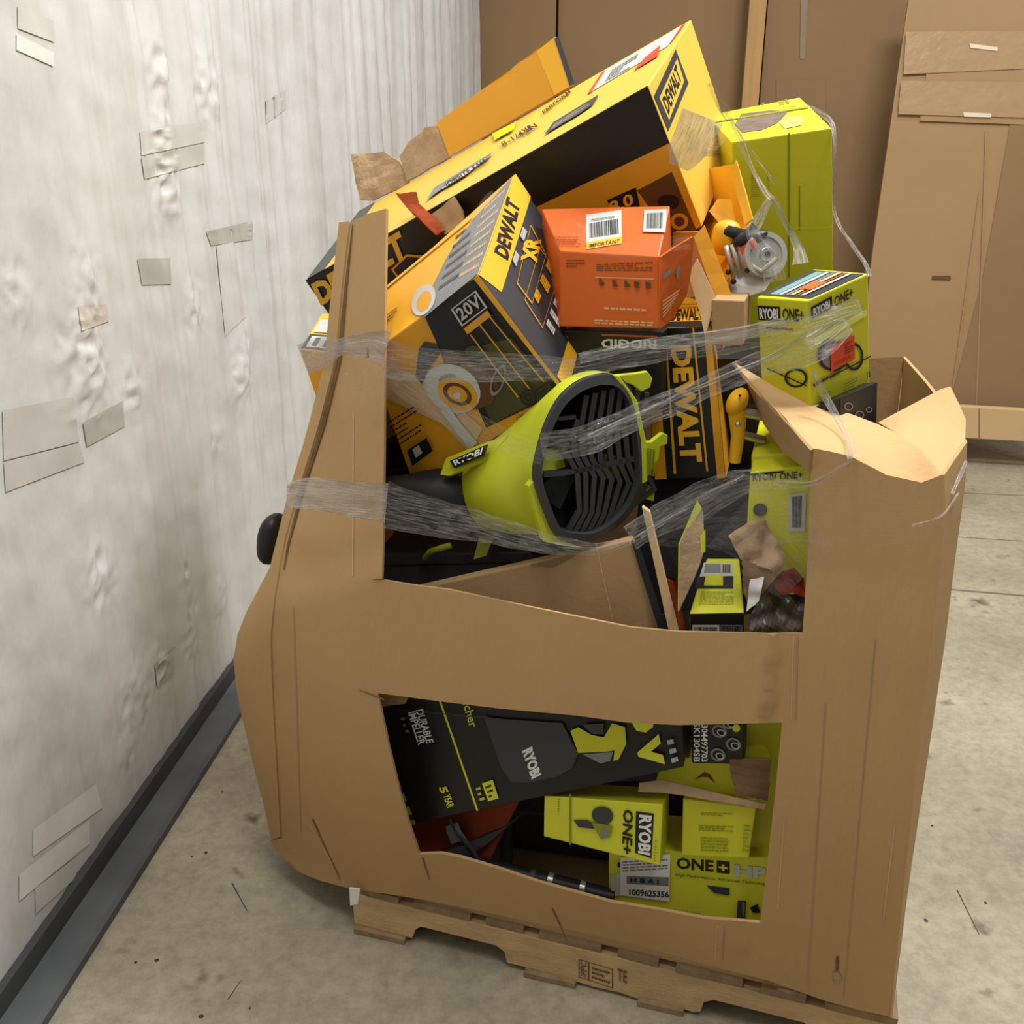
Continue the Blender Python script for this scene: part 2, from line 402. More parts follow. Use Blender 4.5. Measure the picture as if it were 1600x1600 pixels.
# ------------------------------------------------------------------ the setting
floor = obj('floor', [(-3, -2.5, 0), (7, -2.5, 0), (7, 9, 0), (-3, 9, 0), (-3, -2.5, -.1), (7, -2.5, -.1), (7, 9, -.1), (-3, 9, -.1)],
            [(0, 1, 2, 3), (4, 7, 6, 5), (0, 4, 5, 1), (1, 5, 6, 2), (2, 6, 7, 3), (3, 7, 4, 0)], concrete(), origin=(0, 0, 0))
floor['kind'] = 'structure'
JOINT = mat('floor_joint', (112, 104, 90), .8, .2, 20)
for a, b in (((1440, 917), (1640, 934)), ((1480, 769), (1640, 776)), ((1478, 838), (1640, 848))):
    A, B = onz(*a, .001), onz(*b, .001); A += (A - B) * 3.0; d = (B - A).normalized(); p = Vector((-d.y, d.x, 0)) * (.008 if a[1] > 900 else .003)
    obj('floor_joint', [A - p, B - p, B + p, A + p], [(0, 1, 2, 3)], JOINT, floor)
SCR = mat('floor_scuff', (70, 62, 52), .8, .3, 60)
for a, b, wd in (((362, 1380), (386, 1423), .0022), ((356, 1562), (376, 1532), .0016), ((1418, 1160), (1440, 1190), .003), ((1495, 1390), (1530, 1460), .002)):
    A, B = onz(*a, .001), onz(*b, .001); d = (B - A).normalized(); p = Vector((-d.y, d.x, 0)) * wd
    obj('floor_scratch', [A - p * .4, B - p * .4, B + p * .4, A + p], [(0, 1, 2, 3)], SCR, floor)
rs = random.Random(4)
for (u, v) in ((348, 1237), (300, 1338), (322, 1332), (245, 1500), (212, 1503), (390, 1575), (314, 1588), (181, 1378), (1440, 1185), (1456, 1290), (1540, 1410), (1447, 1438)):
    c = onz(u, v, .0012); r = rs.uniform(.003, .006)
    obj('floor_speck', [c + Vector((r * math.cos(t) * rs.uniform(.6, 1.3), r * math.sin(t) * rs.uniform(.6, 1.3), 0)) for t in [k * math.pi / 3 for k in range(6)]], [tuple(range(6))], SCR, floor)

# kerb along the left wall
kA, kB = onz(75, 1600, 0), onz(327, 1200, 0); kd = (kB - kA).normalized(); kn = Vector((-kd.y, kd.x, 0))     # kn points to the wall
kw = max(.05, (onz(265, 1200, .03) - kA).dot(kn)) if (onz(265, 1200, .03) - kA).dot(kn) > 0 else .1
def kerb(t, off, z): return kA + kd * t + kn * off + UP * z
def wall_x(y):
    base = kerb(0, kw + .015, 0); x0 = base.x + (y - base.y) * kd.x / kd.y
    if y > 3.0: x0 += (y - 3.0) * .112
    return x0
PUCKER = []
def wall_fold(y, z):
    s1 = noise.noise(Vector((y * 6.0 + .25 * z, z * .28, 3.1))); s2 = noise.noise(Vector((y * 17 + .3 * z, z * .4, 7.7)))
    k_ = min(1, max(0, (y - 2.4) / 1.2)); f = (.013 + .009 * k_) * (1 - 2 * abs(s1)) + (.0045 + .007 * k_) * (1 - 2 * abs(s2))
    f += .007 * noise.noise(Vector((y * 2.0, z * 1.4, 5))) + .004 * noise.noise(Vector((y * 9 + z * 7, z * 8 - y * 3, 9)))
    for (py, pz, pr, pa) in PUCKER:
        d = ((y - py) ** 2 + ((z - pz) * .8) ** 2) / (pr * pr)
        if d < 5: f += pa * (1 - 2 * abs(noise.noise(Vector((y * 22, z * 22, pz * 9))))) * math.exp(-d)
    return f
def wall_hit(u, v, lift=.004):
    d = ray(u, v); y = 2.5
    for _ in range(60):
        p = EYE + d * (y / d.y); x = wall_x(y) + wall_fold(y, p.z) * min(1, .25 + p.z) + lift; y += (x / d.x * d.y - y) * .4
    return EYE + d * (y / d.y)
for (u, v, r, a) in ((255, 115, .06, .014), (320, 140, .07, .014), (262, 285, .07, .016), (255, 200, .05, .012), (135, 570, .09, .02), (305, 480, .06, .014), (208, 610, .05, .012), (155, 905, .06, .014),
                     (292, 905, .05, .014), (215, 1090, .07, .016), (250, 1040, .06, .014), (385, 560, .06, .014), (140, 440, .06, .014), (30, 465, .06, .01), (335, 690, .05, .01), (375, 600, .05, .012), (300, 985, .08, .014), (345, 940, .07, .014), (195, 1180, .06, .012)):
    p = wall_hit(u, v); PUCKER.append((p.y, p.z, r, a))
def wall_pt(y, z, lift=0): return Vector((wall_x(y) + wall_fold(y, z) * min(1, .25 + z) + lift, y, z))
ys = [-1.0 + .1 * i for i in range(22)] + [1.2 + .0085 * i for i in range(283)] + [3.61 + .03 * i for i in range(112)]
zs = [.045 + .0125 * j for j in range(200)] + [2.55 + .09 * j for j in range(20)]
V, Fc = [], []; nz = len(zs)
for y in ys:
    for z in zs: V.append(wall_pt(y, z))
for i in range(len(ys) - 1):
    for j in range(nz - 1): k = i * nz + j; Fc.append((k, k + nz, k + nz + 1, k + 1))
WRAP = wrap_white()
wl = obj('wall_left', V, Fc, WRAP, origin=(-1, 2, 0), smooth=True); wl['kind'] = 'structure'; wl['label'] = 'wall of white wrinkled plastic sheeting with grey tape patches'
solid(wl, .02, -1)
TAPE = {'g': mat('grey_tape', (196, 195, 189), .45, .06, 8), 'd': mat('dull_grey_tape', (180, 179, 170), .5, .06, 8), 'b': mat('beige_tape', (204, 197, 186), .5, .05, 9),
        'l': mat('pale_tape', (208, 207, 201), .4, .04, 8), 'w': mat('white_tape', (226, 226, 222), .4, .03, 8)}
def patch(q, k, n=22):
    V = []
    for j in range(n + 1):
        for i in range(n + 1):
            a, b = i / n, j / n; P = [(q[0][x] * (1 - a) + q[1][x] * a) * (1 - b) + (q[3][x] * (1 - a) + q[2][x] * a) * b for x in (0, 1)]
            V.append(wall_hit(*P, .0025))
    obj('tape_patch', V, [(j * (n + 1) + i, j * (n + 1) + i + 1, (j + 1) * (n + 1) + i + 1, (j + 1) * (n + 1) + i) for j in range(n) for i in range(n)], TAPE[k], wl, smooth=True)
for q, k in (([(4, 641), (115, 620), (124, 690), (6, 720)], 'g'), ([(6, 722), (124, 692), (132, 722), (9, 769)], 'g'),
             ([(130, 660), (192, 626), (195, 666), (136, 698)], 'd'), ([(215, 404), (266, 403), (268, 444), (222, 445)], 'd'),
             ([(122, 478), (167, 475), (170, 502), (128, 517)], 'b'), ([(322, 362), (395, 345), (395, 374), (330, 384)], 'd'),
             ([(338, 384), (366, 378), (384, 495), (352, 525)], 'l'), ([(219, 205), (318, 190), (320, 222), (221, 243)], 'l'),
             ([(221, 246), (320, 225), (320, 255), (226, 280)], 'g'), ([(28, 8), (84, 32), (85, 66), (28, 44)], 'l'),
             ([(26, 52), (84, 82), (84, 104), (26, 78)], 'w'), ([(416, 156), (446, 141), (447, 170), (416, 193)], 'g'),
            
             ([(52, 1296), (150, 1225), (160, 1262), (52, 1338)], 'w'), ([(30, 1366), (140, 1280), (140, 1318), (30, 1408)], 'w'),
             ([(55, 1388), (125, 1335), (118, 1372), (56, 1428)], 'l'),
             ([(242, 1040), (275, 1010), (270, 1055), (246, 1075)], 'g')):
    patch(q, k)
# the kerb itself: low lying rubber strip and a black upstand against the wall
t0, t1 = -1.6, 2.4
kb = obj('trim_1', [kerb(t, o_, z) for t in (t0, t1) for o_, z in ((0, 0), (0, .022), (.012, .03), (kw, .03), (kw, 0))],
         [(0, 1, 6, 5), (1, 2, 7, 6), (2, 3, 8, 7), (3, 4, 9, 8), (0, 5, 9, 4), (0, 4, 3, 2, 1), (5, 6, 7, 8, 9)], RUBBER); kb['kind'] = 'structure'
kb['label'] = 'flat dark grey rubber kerb strip along the wrapped wall'
ub = obj('trim_2', [kerb(t, o_, z) for t in (t0, t1) for o_, z in ((kw - .012, .02), (kw - .008, .078), (kw + .02, .08), (kw + .02, .02))],
         [(0, 1, 5, 4), (1, 2, 6, 5), (2, 3, 7, 6), (0, 4, 7, 3), (0, 3, 2, 1), (4, 5, 6, 7)], RUBBER_B); ub['kind'] = 'structure'
ub['label'] = 'black upstand between kerb strip and wrapped wall'

# back of the place
BN = Vector((-.2, -1, 0)).normalized()
def atbk(u, v, y0): return onplane(u, v, Vector((0, y0, 0)), BN)
def wall_line(y0, x): return y0 - .2 * x
wb = obj('wall_back', [Vector((x, wall_line(7.35 + d, x), z)) for d in (0, .15) for x, z in ((-1.2, 0), (6.5, 0), (6.5, 4.6), (-1.2, 4.6))],
         [(0, 3, 2, 1), (4, 5, 6, 7), (0, 1, 5, 4), (1, 2, 6, 5), (2, 3, 7, 6), (3, 0, 4, 7)], KRAFT_OLD); wb['kind'] = 'structure'
def board(name, label, u0, u1, vref, y0, top, m, lean=.0, tilt0=0, tilt1=0, th=.03, cat='cardboard sheet', group=None):
    """upright board standing on the floor at back: left and right edges measured at photo row vref"""
    a = atbk(u0, vref, y0); b = atbk(u1, vref, y0); z = a.z
    A0 = Vector((a.x - tilt0 * (0 - z) * -1, 0, 0)); 
    def pt(xref, tilt, zz, l): x = xref + tilt * (zz - z); return Vector((x, wall_line(y0 - l, x), zz))
    P_ = [pt(a.x, tilt0, 0, lean), pt(b.x, tilt1, 0, lean), pt(b.x, tilt1, top, 0), pt(a.x, tilt0, top, 0)]
    o = prism(name, P_, -BN * th, m, bv=.004); return tag(o, label, cat, group)
board('cardboard_sheet', 'narrow dull cardboard sheet next to the white wrapped wall', 728, 867, 100, 7.0, 3.6, KRAFT_OLD, group='cardboard sheets at the back')
board('cardboard_sheet', 'wide dull cardboard sheet between wrapped wall and wooden post', 871, 1172, 100, 7.05, 3.6, KRAFT_OLD, group='cardboard sheets at the back')
sh3 = board('cardboard_sheet', 'cardboard sheet with vertical tape seam right of the wooden post', 1192, 1470, 100, 6.95, 3.6, KRAFT_OLD, group='cardboard sheets at the back')
post = board('wooden_post', 'upright pine post standing between the cardboard sheets', 1169, 1196, 30, 6.86, 3.6, WOOD_POST, th=.09, cat='post')
def bkquad(name, q, y0, m, parent, t=.002): return prism(name, [atbk(*p, y0) for p in q], -BN * t, m, parent)
TAPEB = mat('packing_tape', (150, 124, 92), .25, .05, 9, spec=.6)
bkquad('tape_seam', [(1251, 0), (1262, 0), (1258, 92), (1250, 92)], 6.945, mat('grey_packing_tape', (142, 126, 104), .25, .05, 9, spec=.6), sh3)
bkquad('taped_square', [(1213, 125), (1290, 125), (1290, 190), (1213, 190)], 6.944, KRAFT_OLD, sh3)
# large sheet at right, leaning, with taped patch and hand slots
lb = empty('cardboard_bin_blank', atbk(1545, 690, 6.1)); lb.location.z = 0; lb['_o'] = tuple(lb.location)
tag(lb, 'large leaning cardboard blank with hand slots and a taped patch, far right', 'cardboard sheet')
lo_ = lambda u, v: atbk(u, v, 6.12 + (690 - v) / 690 * .35)
def lean_pt(u, v, lift=0):
    d = ray(u, v); n = Vector((BN.x, BN.y, .13)).normalized(); p = EYE + d * ((Vector((2.9, wall_line(6.10, 2.9), 0)) - EYE).dot(n) / d.dot(n)); return p + n * lift
sheet('board', [lean_pt(1428, -60), lean_pt(1640, -60), lean_pt(1640, 668), lean_pt(1484, 660), lean_pt(1335, 650), lean_pt(1362, 400), lean_pt(1410, 60)], KRAFT_MID, lb, .03, n=12, crumple=.002)
def lq(name, q, m, lift=.02, t=.004):
    o = prism(name, [lean_pt(*p, lift) for p in q], Vector((BN.x, BN.y, .13)).normalized() * -t, m, lb); return o
lq('overlap_panel', [(1590, 120), (1625, 120), (1625, 655), (1478, 650), (1535, 430)], KRAFT_OLD, .022)
lq('crease', [(1538, 205), (1540, 205), (1523, 690), (1521, 690)], KRAFT_MID, .025)
lq('crease', [(1528, 300), (1530, 300), (1485, 630), (1483, 630)], KRAFT_MID, .025)
lq('taped_patch', [(1452, 72), (1625, 72), (1625, 197), (1436, 190)], KRAFT_MID, .026, .006)
for q in ([(1414, 52), (1620, 50), (1620, 108), (1410, 118)], [(1406, 128), (1620, 130), (1620, 186), (1402, 180)]): lq('packing_tape', q, mat('clear_packing_tape', (168, 138, 102), .22, .05, 12, .3, 20, spec=.7), .030 + (q[0][1] > 100) * .002, .001)
for q in ([(1512, 70), (1556, 76), (1556, 82), (1514, 77)], [(1503, 177), (1546, 179), (1546, 185), (1504, 184)]): lq('hand_slot', q, mat('slot_pale', (220, 205, 180), .7), .034, .002)
lq('hand_slot', [(1455, 431), (1484, 431), (1484, 437), (1455, 436)], mat('slot_dark', (96, 70, 46), .9), .024, .002)
# pale board lying along the bottom of the blank
pb = prism('edge_board', [atbk(1478, 683, 5.98), atbk(1640, 692, 5.98), atbk(1640, 643, 5.98), atbk(1478, 634, 5.98)], -BN * .06, KRAFT_PALE, bv=.004)
tag(pb, 'pale board along the floor under the leaning cardboard blank', 'board')
obj('seam', [atbk(1529, 638, 5.978), atbk(1531, 638, 5.978), atbk(1531, 687, 5.978), atbk(1529, 687, 5.978)], [(0, 1, 2, 3)], KRAFT_OLD, pb)

# ------------------------------------------------------------------ pallet
pal = empty('pallet', Vector((.756, 1.430, 0)) + DM * .02); tag(pal, 'worn wooden pallet under the big cardboard bin, stamped on its side', 'pallet')
PA = Vector((.768, 1.428, 0)) + DM * .015; PL = 1.21
def pp(a, m_, z): return PA - DA * a + DM * m_ + UP * z            # a runs from right to left along the front
def stringer(m0, front=False):
    prof = [(0, .016), (.15, .016), (.155, .045), (.175, .058), (.36, .058), (.38, .045), (.385, .016), (.60, .018), (.825, .016), (.83, .045), (.85, .058), (1.035, .058), (1.05, .045), (1.06, .016), (PL, .016), (PL, .108), (0, .108)]
    if front:
        out = []
        for i, (a, z) in enumerate(prof[:-2]): out.append((a, z))
        prof = out[:7] + [(.40, .010), (.44, .012), (.5, .004), (.56, .012), (.62, .009), (.72, .016)] + out[8:] + prof[-2:]
    return prism('stringer', [pp(a, m0, z) for a, z in prof], DM * .038, WOOD, pal, bv=.0015)
for k, m0 in enumerate((0.0, .48, .97)): stringer(m0, k == 0)
rs = random.Random(5); a = 0.0
for k, wd in enumerate((.14, .09, .14, .09, .14, .09, .14, .12)):
    gap = (PL - .95) / 7
    z0 = .108 + rs.uniform(0, .001)
    prism('deck_board', [pp(a, .004 - rs.uniform(0, .004), z0), pp(a + wd, .004 - rs.uniform(0, .006), z0), pp(a + wd, 1.02, z0), pp(a, 1.02, z0)], UP * .018, WOOD_DK, pal, bv=.0015); a += wd + gap
for a, wd in ((.01, .12), (.42, .10), (.66, .12), (PL - .135, .13)):
    prism('bottom_board', [pp(a, -.01, 0), pp(a + wd, -.014, 0), pp(a + wd, 1.02, 0), pp(a, 1.02, 0)], UP * .016, WOOD_DK, pal, bv=.0015)
class PF(Face):
    pass
pal['_mid'] = tuple(pp(.6, .5, .06)); pal['_edge'] = 0
pf = Face(pal, pp(PL, 0, .108), pp(0, 0, .108), pp(0, 0, .016), pp(PL, 0, .016))
pf.frame([(904, 1498), (958, 1514), (958, 1544), (904, 1526)], .06, INK, 'stamp')
pf.quad('stamp', [(919, 1503), (921, 1503.5), (921, 1532), (919, 1531)], INK)
pf.text('IPPC', (917, 1527), (917, 1504), (907, 1523), INK, .0, 'stamp')
pf.rows([(925, 1508), (953, 1516), (953, 1538), (925, 1529)], 3, INK, 3, .4, 'stamp')
pf.text('TE', (965, 1530), (980, 1535), (965, 1512), INK, .01, 'stamp')
tk = prism('plastic_shred', [at(546, 1388, -.012), at(562, 1390, -.012), at(559, 1413, -.012), at(547, 1415, -.012)], DM * .004, WHT); tk.data.materials[0] = PAPER_W
tag(tk, 'scrap of white plastic stuck at the left end of the pallet', 'scrap')

# ------------------------------------------------------------------ big cardboard bin
bn = empty('cardboard_bin', P0 - DA * .6 + DM * .5); tag(bn, 'huge battered brown cardboard bin on the pallet, overflowing with tool boxes', 'cardboard bin')
def bulge(a, z):
    t = (z - .13) / .95
    b = -.055 * math.sin(math.pi * min(max(t, 0), 1)) * (1 if a < -.3 else .55)
    if a < -.7:
        zl = min(.975, .845 + .46 * (a + 1.33)); b += .29 * max(0, z - zl)  # fold added to the shape so the left shoulder catches light
    elif t > .85: b += .11 * (z - (.13 + .95 * .85)) ** 1.35
    # left part swings outwards at mid height, pressed creases further right
    for ac, amp, wd in ((-.12, .004, .03), (-1.19, .010, .05)):
        b += amp * math.exp(-((a - ac) / wd) ** 2)
    b += .008 * noise.noise(Vector((a * 3, z * 3, 1)))
    if a < -1.12: b += .55 * (-1.12 - a) ** 1.5
    return b
def bin_hit(u, v, off=0):
    b = 0.0
    for _ in range(14):
        p = at(u, v, b); q = p - P0; b += (bulge(q.dot(DA), p.z) - b) * .7
    return at(u, v, b + off)
gb0 = lambda u, v: (bin_hit(u, v) - P0).dot(DM)
outer = [(548, 347), (575, 334), (603, 326), (601, 500), (600, 700), (597, 906), (650, 915), (700, 921), (760, 934), (860, 955), (985, 980), (1060, 987), (1160, 989), (1254, 990), (1258, 930),
         (1262, 870), (1265, 780), (1268, 700), (1300, 706), (1330, 713), (1385, 742), (1440, 754), (1472, 742), (1474, 790), (1468, 880), (1455, 1000), (1432, 1180), (1410, 1380), (1388, 1588),
         (1340, 1578), (1290, 1564), (1200, 1532), (1120, 1512), (1000, 1478), (900, 1455), (780, 1430), (660, 1405), (545, 1388), (500, 1376), (470, 1364), (445, 1338), (440, 1306),
         (436, 1240), (428, 1100), (424, 1000), (430, 940), (445, 850), (470, 760), (500, 665), (526, 560), (536, 450)]
hole = [(590, 1083), (680, 1095), (780, 1107), (900, 1118), (980, 1129), (1060, 1133), (1150, 1131), (1222, 1129), (1217, 1180), (1210, 1250), (1200, 1340), (1188, 1442), (1100, 1435), (1030, 1422),
        (955, 1410), (840, 1378), (780, 1358), (720, 1340), (690, 1334), (655, 1335), (640, 1290), (625, 1240), (606, 1160)]
def dens(poly, st):
    o = []
    for i in range(len(poly)):
        a, b = Vector(poly[i]), Vector(poly[(i + 1) % len(poly)]); k = max(1, int((b - a).length / st))
        o += [a.lerp(b, j / k) for j in range(k)]
    return o
def panel(name, outer, hole, hit, m, parent, st=16, t=.007, off=1):
    A = dens(outer, st); Hh = dens(hole, st) if hole else []
    vs = A + Hh; na, nh = len(A), len(Hh)
    es = [(i, (i + 1) % na) for i in range(na)] + [(na + i, na + (i + 1) % nh) for i in range(nh)]
    bd = list(vs); x0, x1 = min(p.x for p in A), max(p.x for p in A); y0, y1 = min(p.y for p in A), max(p.y for p in A)
    y = y0; row = 0
    while y < y1:
        x = x0 + (st / 2 if row % 2 else 0)
        while x < x1:
            q = Vector((x, y))
            if inside(q, A) and not (Hh and inside(q, Hh)) and min((q - b).length_squared for b in bd) > (st * .55) ** 2: vs.append(q)
            x += st
        y += st * .87; row += 1
    V, _, F, *_r = delaunay_2d_cdt(vs, es, [], 0, 1e-6)
    F2 = []
    for f in F:
        c = sum((V[i] for i in f), Vector((0, 0))) / len(f)
        if inside(c, A) and not (Hh and inside(c, Hh)): F2.append(f)
    P_ = [hit(q.x, q.y) for q in V]
    o = obj(name, P_, F2, m, parent, smooth=True)
    bm = bmesh.new(); bm.from_mesh(o.data); bmesh.ops.recalc_face_normals(bm, faces=bm.faces)
    if sum((f.normal.dot(DM) for f in bm.faces)) > 0: bmesh.ops.reverse_faces(bm, faces=bm.faces)
    bm.to_mesh(o.data); bm.free()
    solid(o, t, -off); es_ = o.modifiers.new('edges', 'EDGE_SPLIT'); es_.split_angle = math.radians(50)
    return o
panel('front_panel', outer, hole, bin_hit, KRAFT, bn)
def loft(name, cols, m, parent, t=.007, sub=6):
    """cols: list of columns (each a list of world points, same length)"""
    n = len(cols[0]); C2 = []
    for i in range(len(cols) - 1):
        for k in range(sub):
            f = k / sub
            # catmull-rom across columns
            p0, p1, p2, p3 = cols[max(i - 1, 0)], cols[i], cols[i + 1], cols[min(i + 2, len(cols) - 1)]
            C2.append([.5 * ((2 * b) + (c - a) * f + (2 * a - 5 * b + 4 * c - d) * f * f + (-a + 3 * b - 3 * c + d) * f ** 3) for a, b, c, d in zip(p0, p1, p2, p3)])
    C2.append(cols[-1])
    V = [p for c in C2 for p in c]; Fc = [(i * n + j, i * n + j + 1, (i + 1) * n + j + 1, (i + 1) * n + j) for i in range(len(C2) - 1) for j in range(n - 1)]
    o = obj(name, V, Fc, m, parent, smooth=True); solid(o, t); e = o.modifiers.new('edges', 'EDGE_SPLIT'); e.split_angle = math.radians(50); return o
# left side, bulging: crease, outline, back edge
crL = [(548, 347), (536, 450), (526, 560), (500, 665), (470, 760), (445, 850), (430, 940), (424, 1000), (428, 1100), (436, 1240), (440, 1306)]
siL = [(533, 346), (522, 450), (508, 575), (478, 690), (452, 775), (428, 880), (388, 955), (366, 1010), (372, 1085), (402, 1210), (425, 1298)]
def resamp(P_, n):
    P_ = [Vector(p) for p in P_]; L = [0]
    for i in range(len(P_) - 1): L.append(L[-1] + (P_[i + 1] - P_[i]).length)
    out = []
    for k in range(n):
        s_ = L[-1] * k / (n - 1); i = max(j for j in range(len(P_) - 1) if L[j] <= s_ + 1e-9); f = (s_ - L[i]) / (L[i + 1] - L[i]); out.append(P_[i].lerp(P_[i + 1], f))
    return out
c1 = [bin_hit(p.x, p.y) for p in resamp(crL, 26)]; c2 = []
for p, q in zip(resamp(siL, 26), c1): c2.append(at(p.x, p.y, (q - P0).dot(DM) + .10))
c1b = [a.lerp(b, .5) - DM * .02 for a, b in zip(c1, c2)]
c3 = [Vector((p.x, p.y, min(p.z, 1.15))) + DM * .45 + DA * .05 for p in c2]; c4 = [Vector((p.x, p.y, min(p.z, 1.1))) + DM * .85 + DA * .12 for p in c2]
loft('side_panel', [c1, c1b, c2], KRAFT, bn); 
loft('side_panel', [c2, c3, c4], KRAFT, bn)
# torn tab at the lower left corner and its fold
tb_ = gb0(446, 1330)
sheet('torn_tab', [at(444, 1307, tb_ - .005), at(423, 1313, tb_ + .02), at(434, 1328, tb_ + .015), at(450, 1346, tb_ + .004), at(470, 1364, tb_), at(462, 1330, tb_ - .01)], KRAFT, bn, .006)
# right side
edR = [(1472, 742), (1474, 790), (1468, 880), (1455, 1000), (1432, 1180), (1410, 1380), (1388, 1588)]
siR = [(1508, 690), (1505, 760), (1492, 850), (1474, 1000), (1447, 1180), (1417, 1380), (1391, 1590)]
d1 = [bin_hit(p.x, p.y) for p in resamp(edR, 16)]; d2 = [at(p.x, p.y, .02 + .20 * (1 - i / 15)) for i, p in enumerate(resamp(siR, 16))]
loft('side_panel', [d1, d2], KRAFT, bn)
d3 = [p + DM * .40 - DA * .02 for p in d2]; d4 = [p + DM * .78 - DA * .06 for p in d2]
loft('side_panel', [d2, d3, d4], KRAFT, bn)
# back and bottom
zb = 1.05
sheet('back_panel', [c4[0], d4[0], Vector((d4[-1].x, d4[-1].y, .13)), Vector((c4[-1].x, c4[-1].y, .13))], KRAFT_IN, bn, .007)
sheet('bottom_panel', [pp(.03, .01, .130), pp(PL - .02, .01, .130), pp(PL - .02, .98, .130), pp(.03, .98, .130)], KRAFT_IN, bn, .006)
# top right: folded flaps
def fl(name, pts, t=.006, cr=.0, n=10, m=KRAFT_PALE): return sheet(name, [at(*p) if len(p) == 3 else p for p in pts], m, bn, t, crumple=cr, n=n)
g = lambda u, v: bin_hit(u, v)
KRAFT_F = mat('kraft_flap', (200, 164, 116), .85, .05, 3.0, .1, 90, spec=.15, stretch=(1, 1, .25))
def ctrl(cps, wr=.002):
    P_ = np.array([c[:2] for c in cps], float) / 100; n_ = len(P_)
    ker = lambda r2: np.where(r2 > 0, r2 * np.log(r2 + 1e-12), 0)
    K_ = ker(((P_[:, None] - P_[None]) ** 2).sum(-1)) + np.eye(n_) * .02; T_ = np.c_[np.ones(n_), P_]
    sol = np.linalg.solve(np.block([[K_, T_], [T_.T, np.zeros((3, 3))]]), np.r_[[c[2] for c in cps], 0, 0, 0])
    def h(u, v):
        q = np.array([u, v]) / 100; b = float(ker(((P_ - q) ** 2).sum(-1)) @ sol[:n_] + sol[n_] + sol[n_ + 1:] @ q)
        a = math.atan2(v - 700, u - 1475)
        return at(u, v, b + wr * noise.noise(Vector((a * 9, .3, 2.2))))
    return h
gb = lambda u, v: (bin_hit(u, v) - P0).dot(DM)
bend = [(1268, 700), (1300, 706), (1330, 713), (1360, 730), (1385, 742), (1412, 750), (1440, 754), (1472, 742)]
cp1 = [(u, v, gb(u, v)) for u, v in bend] + [(1145, 565, .30), (1210, 603, .26), (1260, 622, .24), (1300, 636, .23), (1340, 650, .22), (1370, 662, .20), (1400, 676, .16), (1440, 704, .09), (1206, 634, .15), (1237, 667, .08)]
panel('folded_flap', bend + [(1440, 704), (1400, 676), (1370, 662), (1300, 636), (1210, 603), (1145, 565), (1206, 634)], None, ctrl(cp1), KRAFT_F, bn, st=9, t=.006)
cp2 = [(1472, 742, gb(1472, 742) + .004), (1508, 690, .22), (1509, 655, .28), (1485, 604, .36), (1425, 632, .33), (1372, 660, .29), (1400, 676, .20), (1440, 704, .11), (1450, 680, .20)]
panel('folded_flap', [(1472, 742), (1490, 716), (1508, 690), (1509, 655), (1498, 630), (1485, 604), (1470, 608), (1425, 632), (1372, 660), (1400, 676), (1440, 704)], None, ctrl(cp2), KRAFT_F, bn, st=9, t=.006)
sheet('folded_flap', [at(1168, 592, .27), at(1268, 703, -.005), at(1265, 736, .02), at(1226, 706, .12), at(1196, 662, .22)], KRAFT_IN, bn, .006)
# hand slot torn in the front panel
class Surf: pass
def on_bin(name, q, m, off=-.003): return obj(name, [bin_hit(*p, off) for p in q], [tuple(range(len(q)))], m, bn)
on_bin('torn_slot', [(1306, 1496), (1311, 1494), (1310, 1516), (1306, 1517)], mat('slot_brown', (110, 78, 50), .9))
on_bin('torn_slot', [(1302, 1520), (1308, 1517), (1315, 1526), (1310, 1538), (1303, 1534)], TORN)
for a, b in (((660, 1340), (671, 1376)), ((863, 1420), (886, 1470)), ((488, 1280), (532, 1376)), ((600, 1093), (560, 1078)), ((601, 905), (582, 906))):
    d = (Vector(b) - Vector(a)).normalized(); p = Vector((-d.y, d.x)) * 1.2
    on_bin('crack', [tuple(Vector(a) - p), tuple(Vector(b) - p * .5), tuple(Vector(b) + p * .5), tuple(Vector(a) + p)], mat('crack_brown', (128, 92, 60), .9), -.0025)
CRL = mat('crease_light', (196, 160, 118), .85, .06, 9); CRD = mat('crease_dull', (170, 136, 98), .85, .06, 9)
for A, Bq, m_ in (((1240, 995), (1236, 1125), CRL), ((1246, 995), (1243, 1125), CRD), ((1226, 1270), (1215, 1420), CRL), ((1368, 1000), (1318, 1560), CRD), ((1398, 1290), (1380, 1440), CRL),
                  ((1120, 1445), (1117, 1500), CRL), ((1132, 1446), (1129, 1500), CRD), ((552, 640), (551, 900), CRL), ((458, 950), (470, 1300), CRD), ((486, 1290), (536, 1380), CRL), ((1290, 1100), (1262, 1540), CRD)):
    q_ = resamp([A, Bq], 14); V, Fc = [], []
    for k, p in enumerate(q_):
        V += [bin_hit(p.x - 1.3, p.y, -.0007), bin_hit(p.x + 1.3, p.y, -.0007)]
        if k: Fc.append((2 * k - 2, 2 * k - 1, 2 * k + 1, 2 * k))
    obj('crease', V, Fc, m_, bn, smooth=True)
# dark crease along the left strip
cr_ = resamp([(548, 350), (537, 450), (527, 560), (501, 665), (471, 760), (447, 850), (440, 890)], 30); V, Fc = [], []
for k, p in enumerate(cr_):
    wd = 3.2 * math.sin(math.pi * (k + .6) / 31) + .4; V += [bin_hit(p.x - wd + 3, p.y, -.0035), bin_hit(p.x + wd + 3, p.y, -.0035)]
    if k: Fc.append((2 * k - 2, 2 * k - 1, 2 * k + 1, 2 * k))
obj('crease', V, Fc, mat('crease_brown', (116, 84, 56), .9, .3, 30), bn, smooth=True)

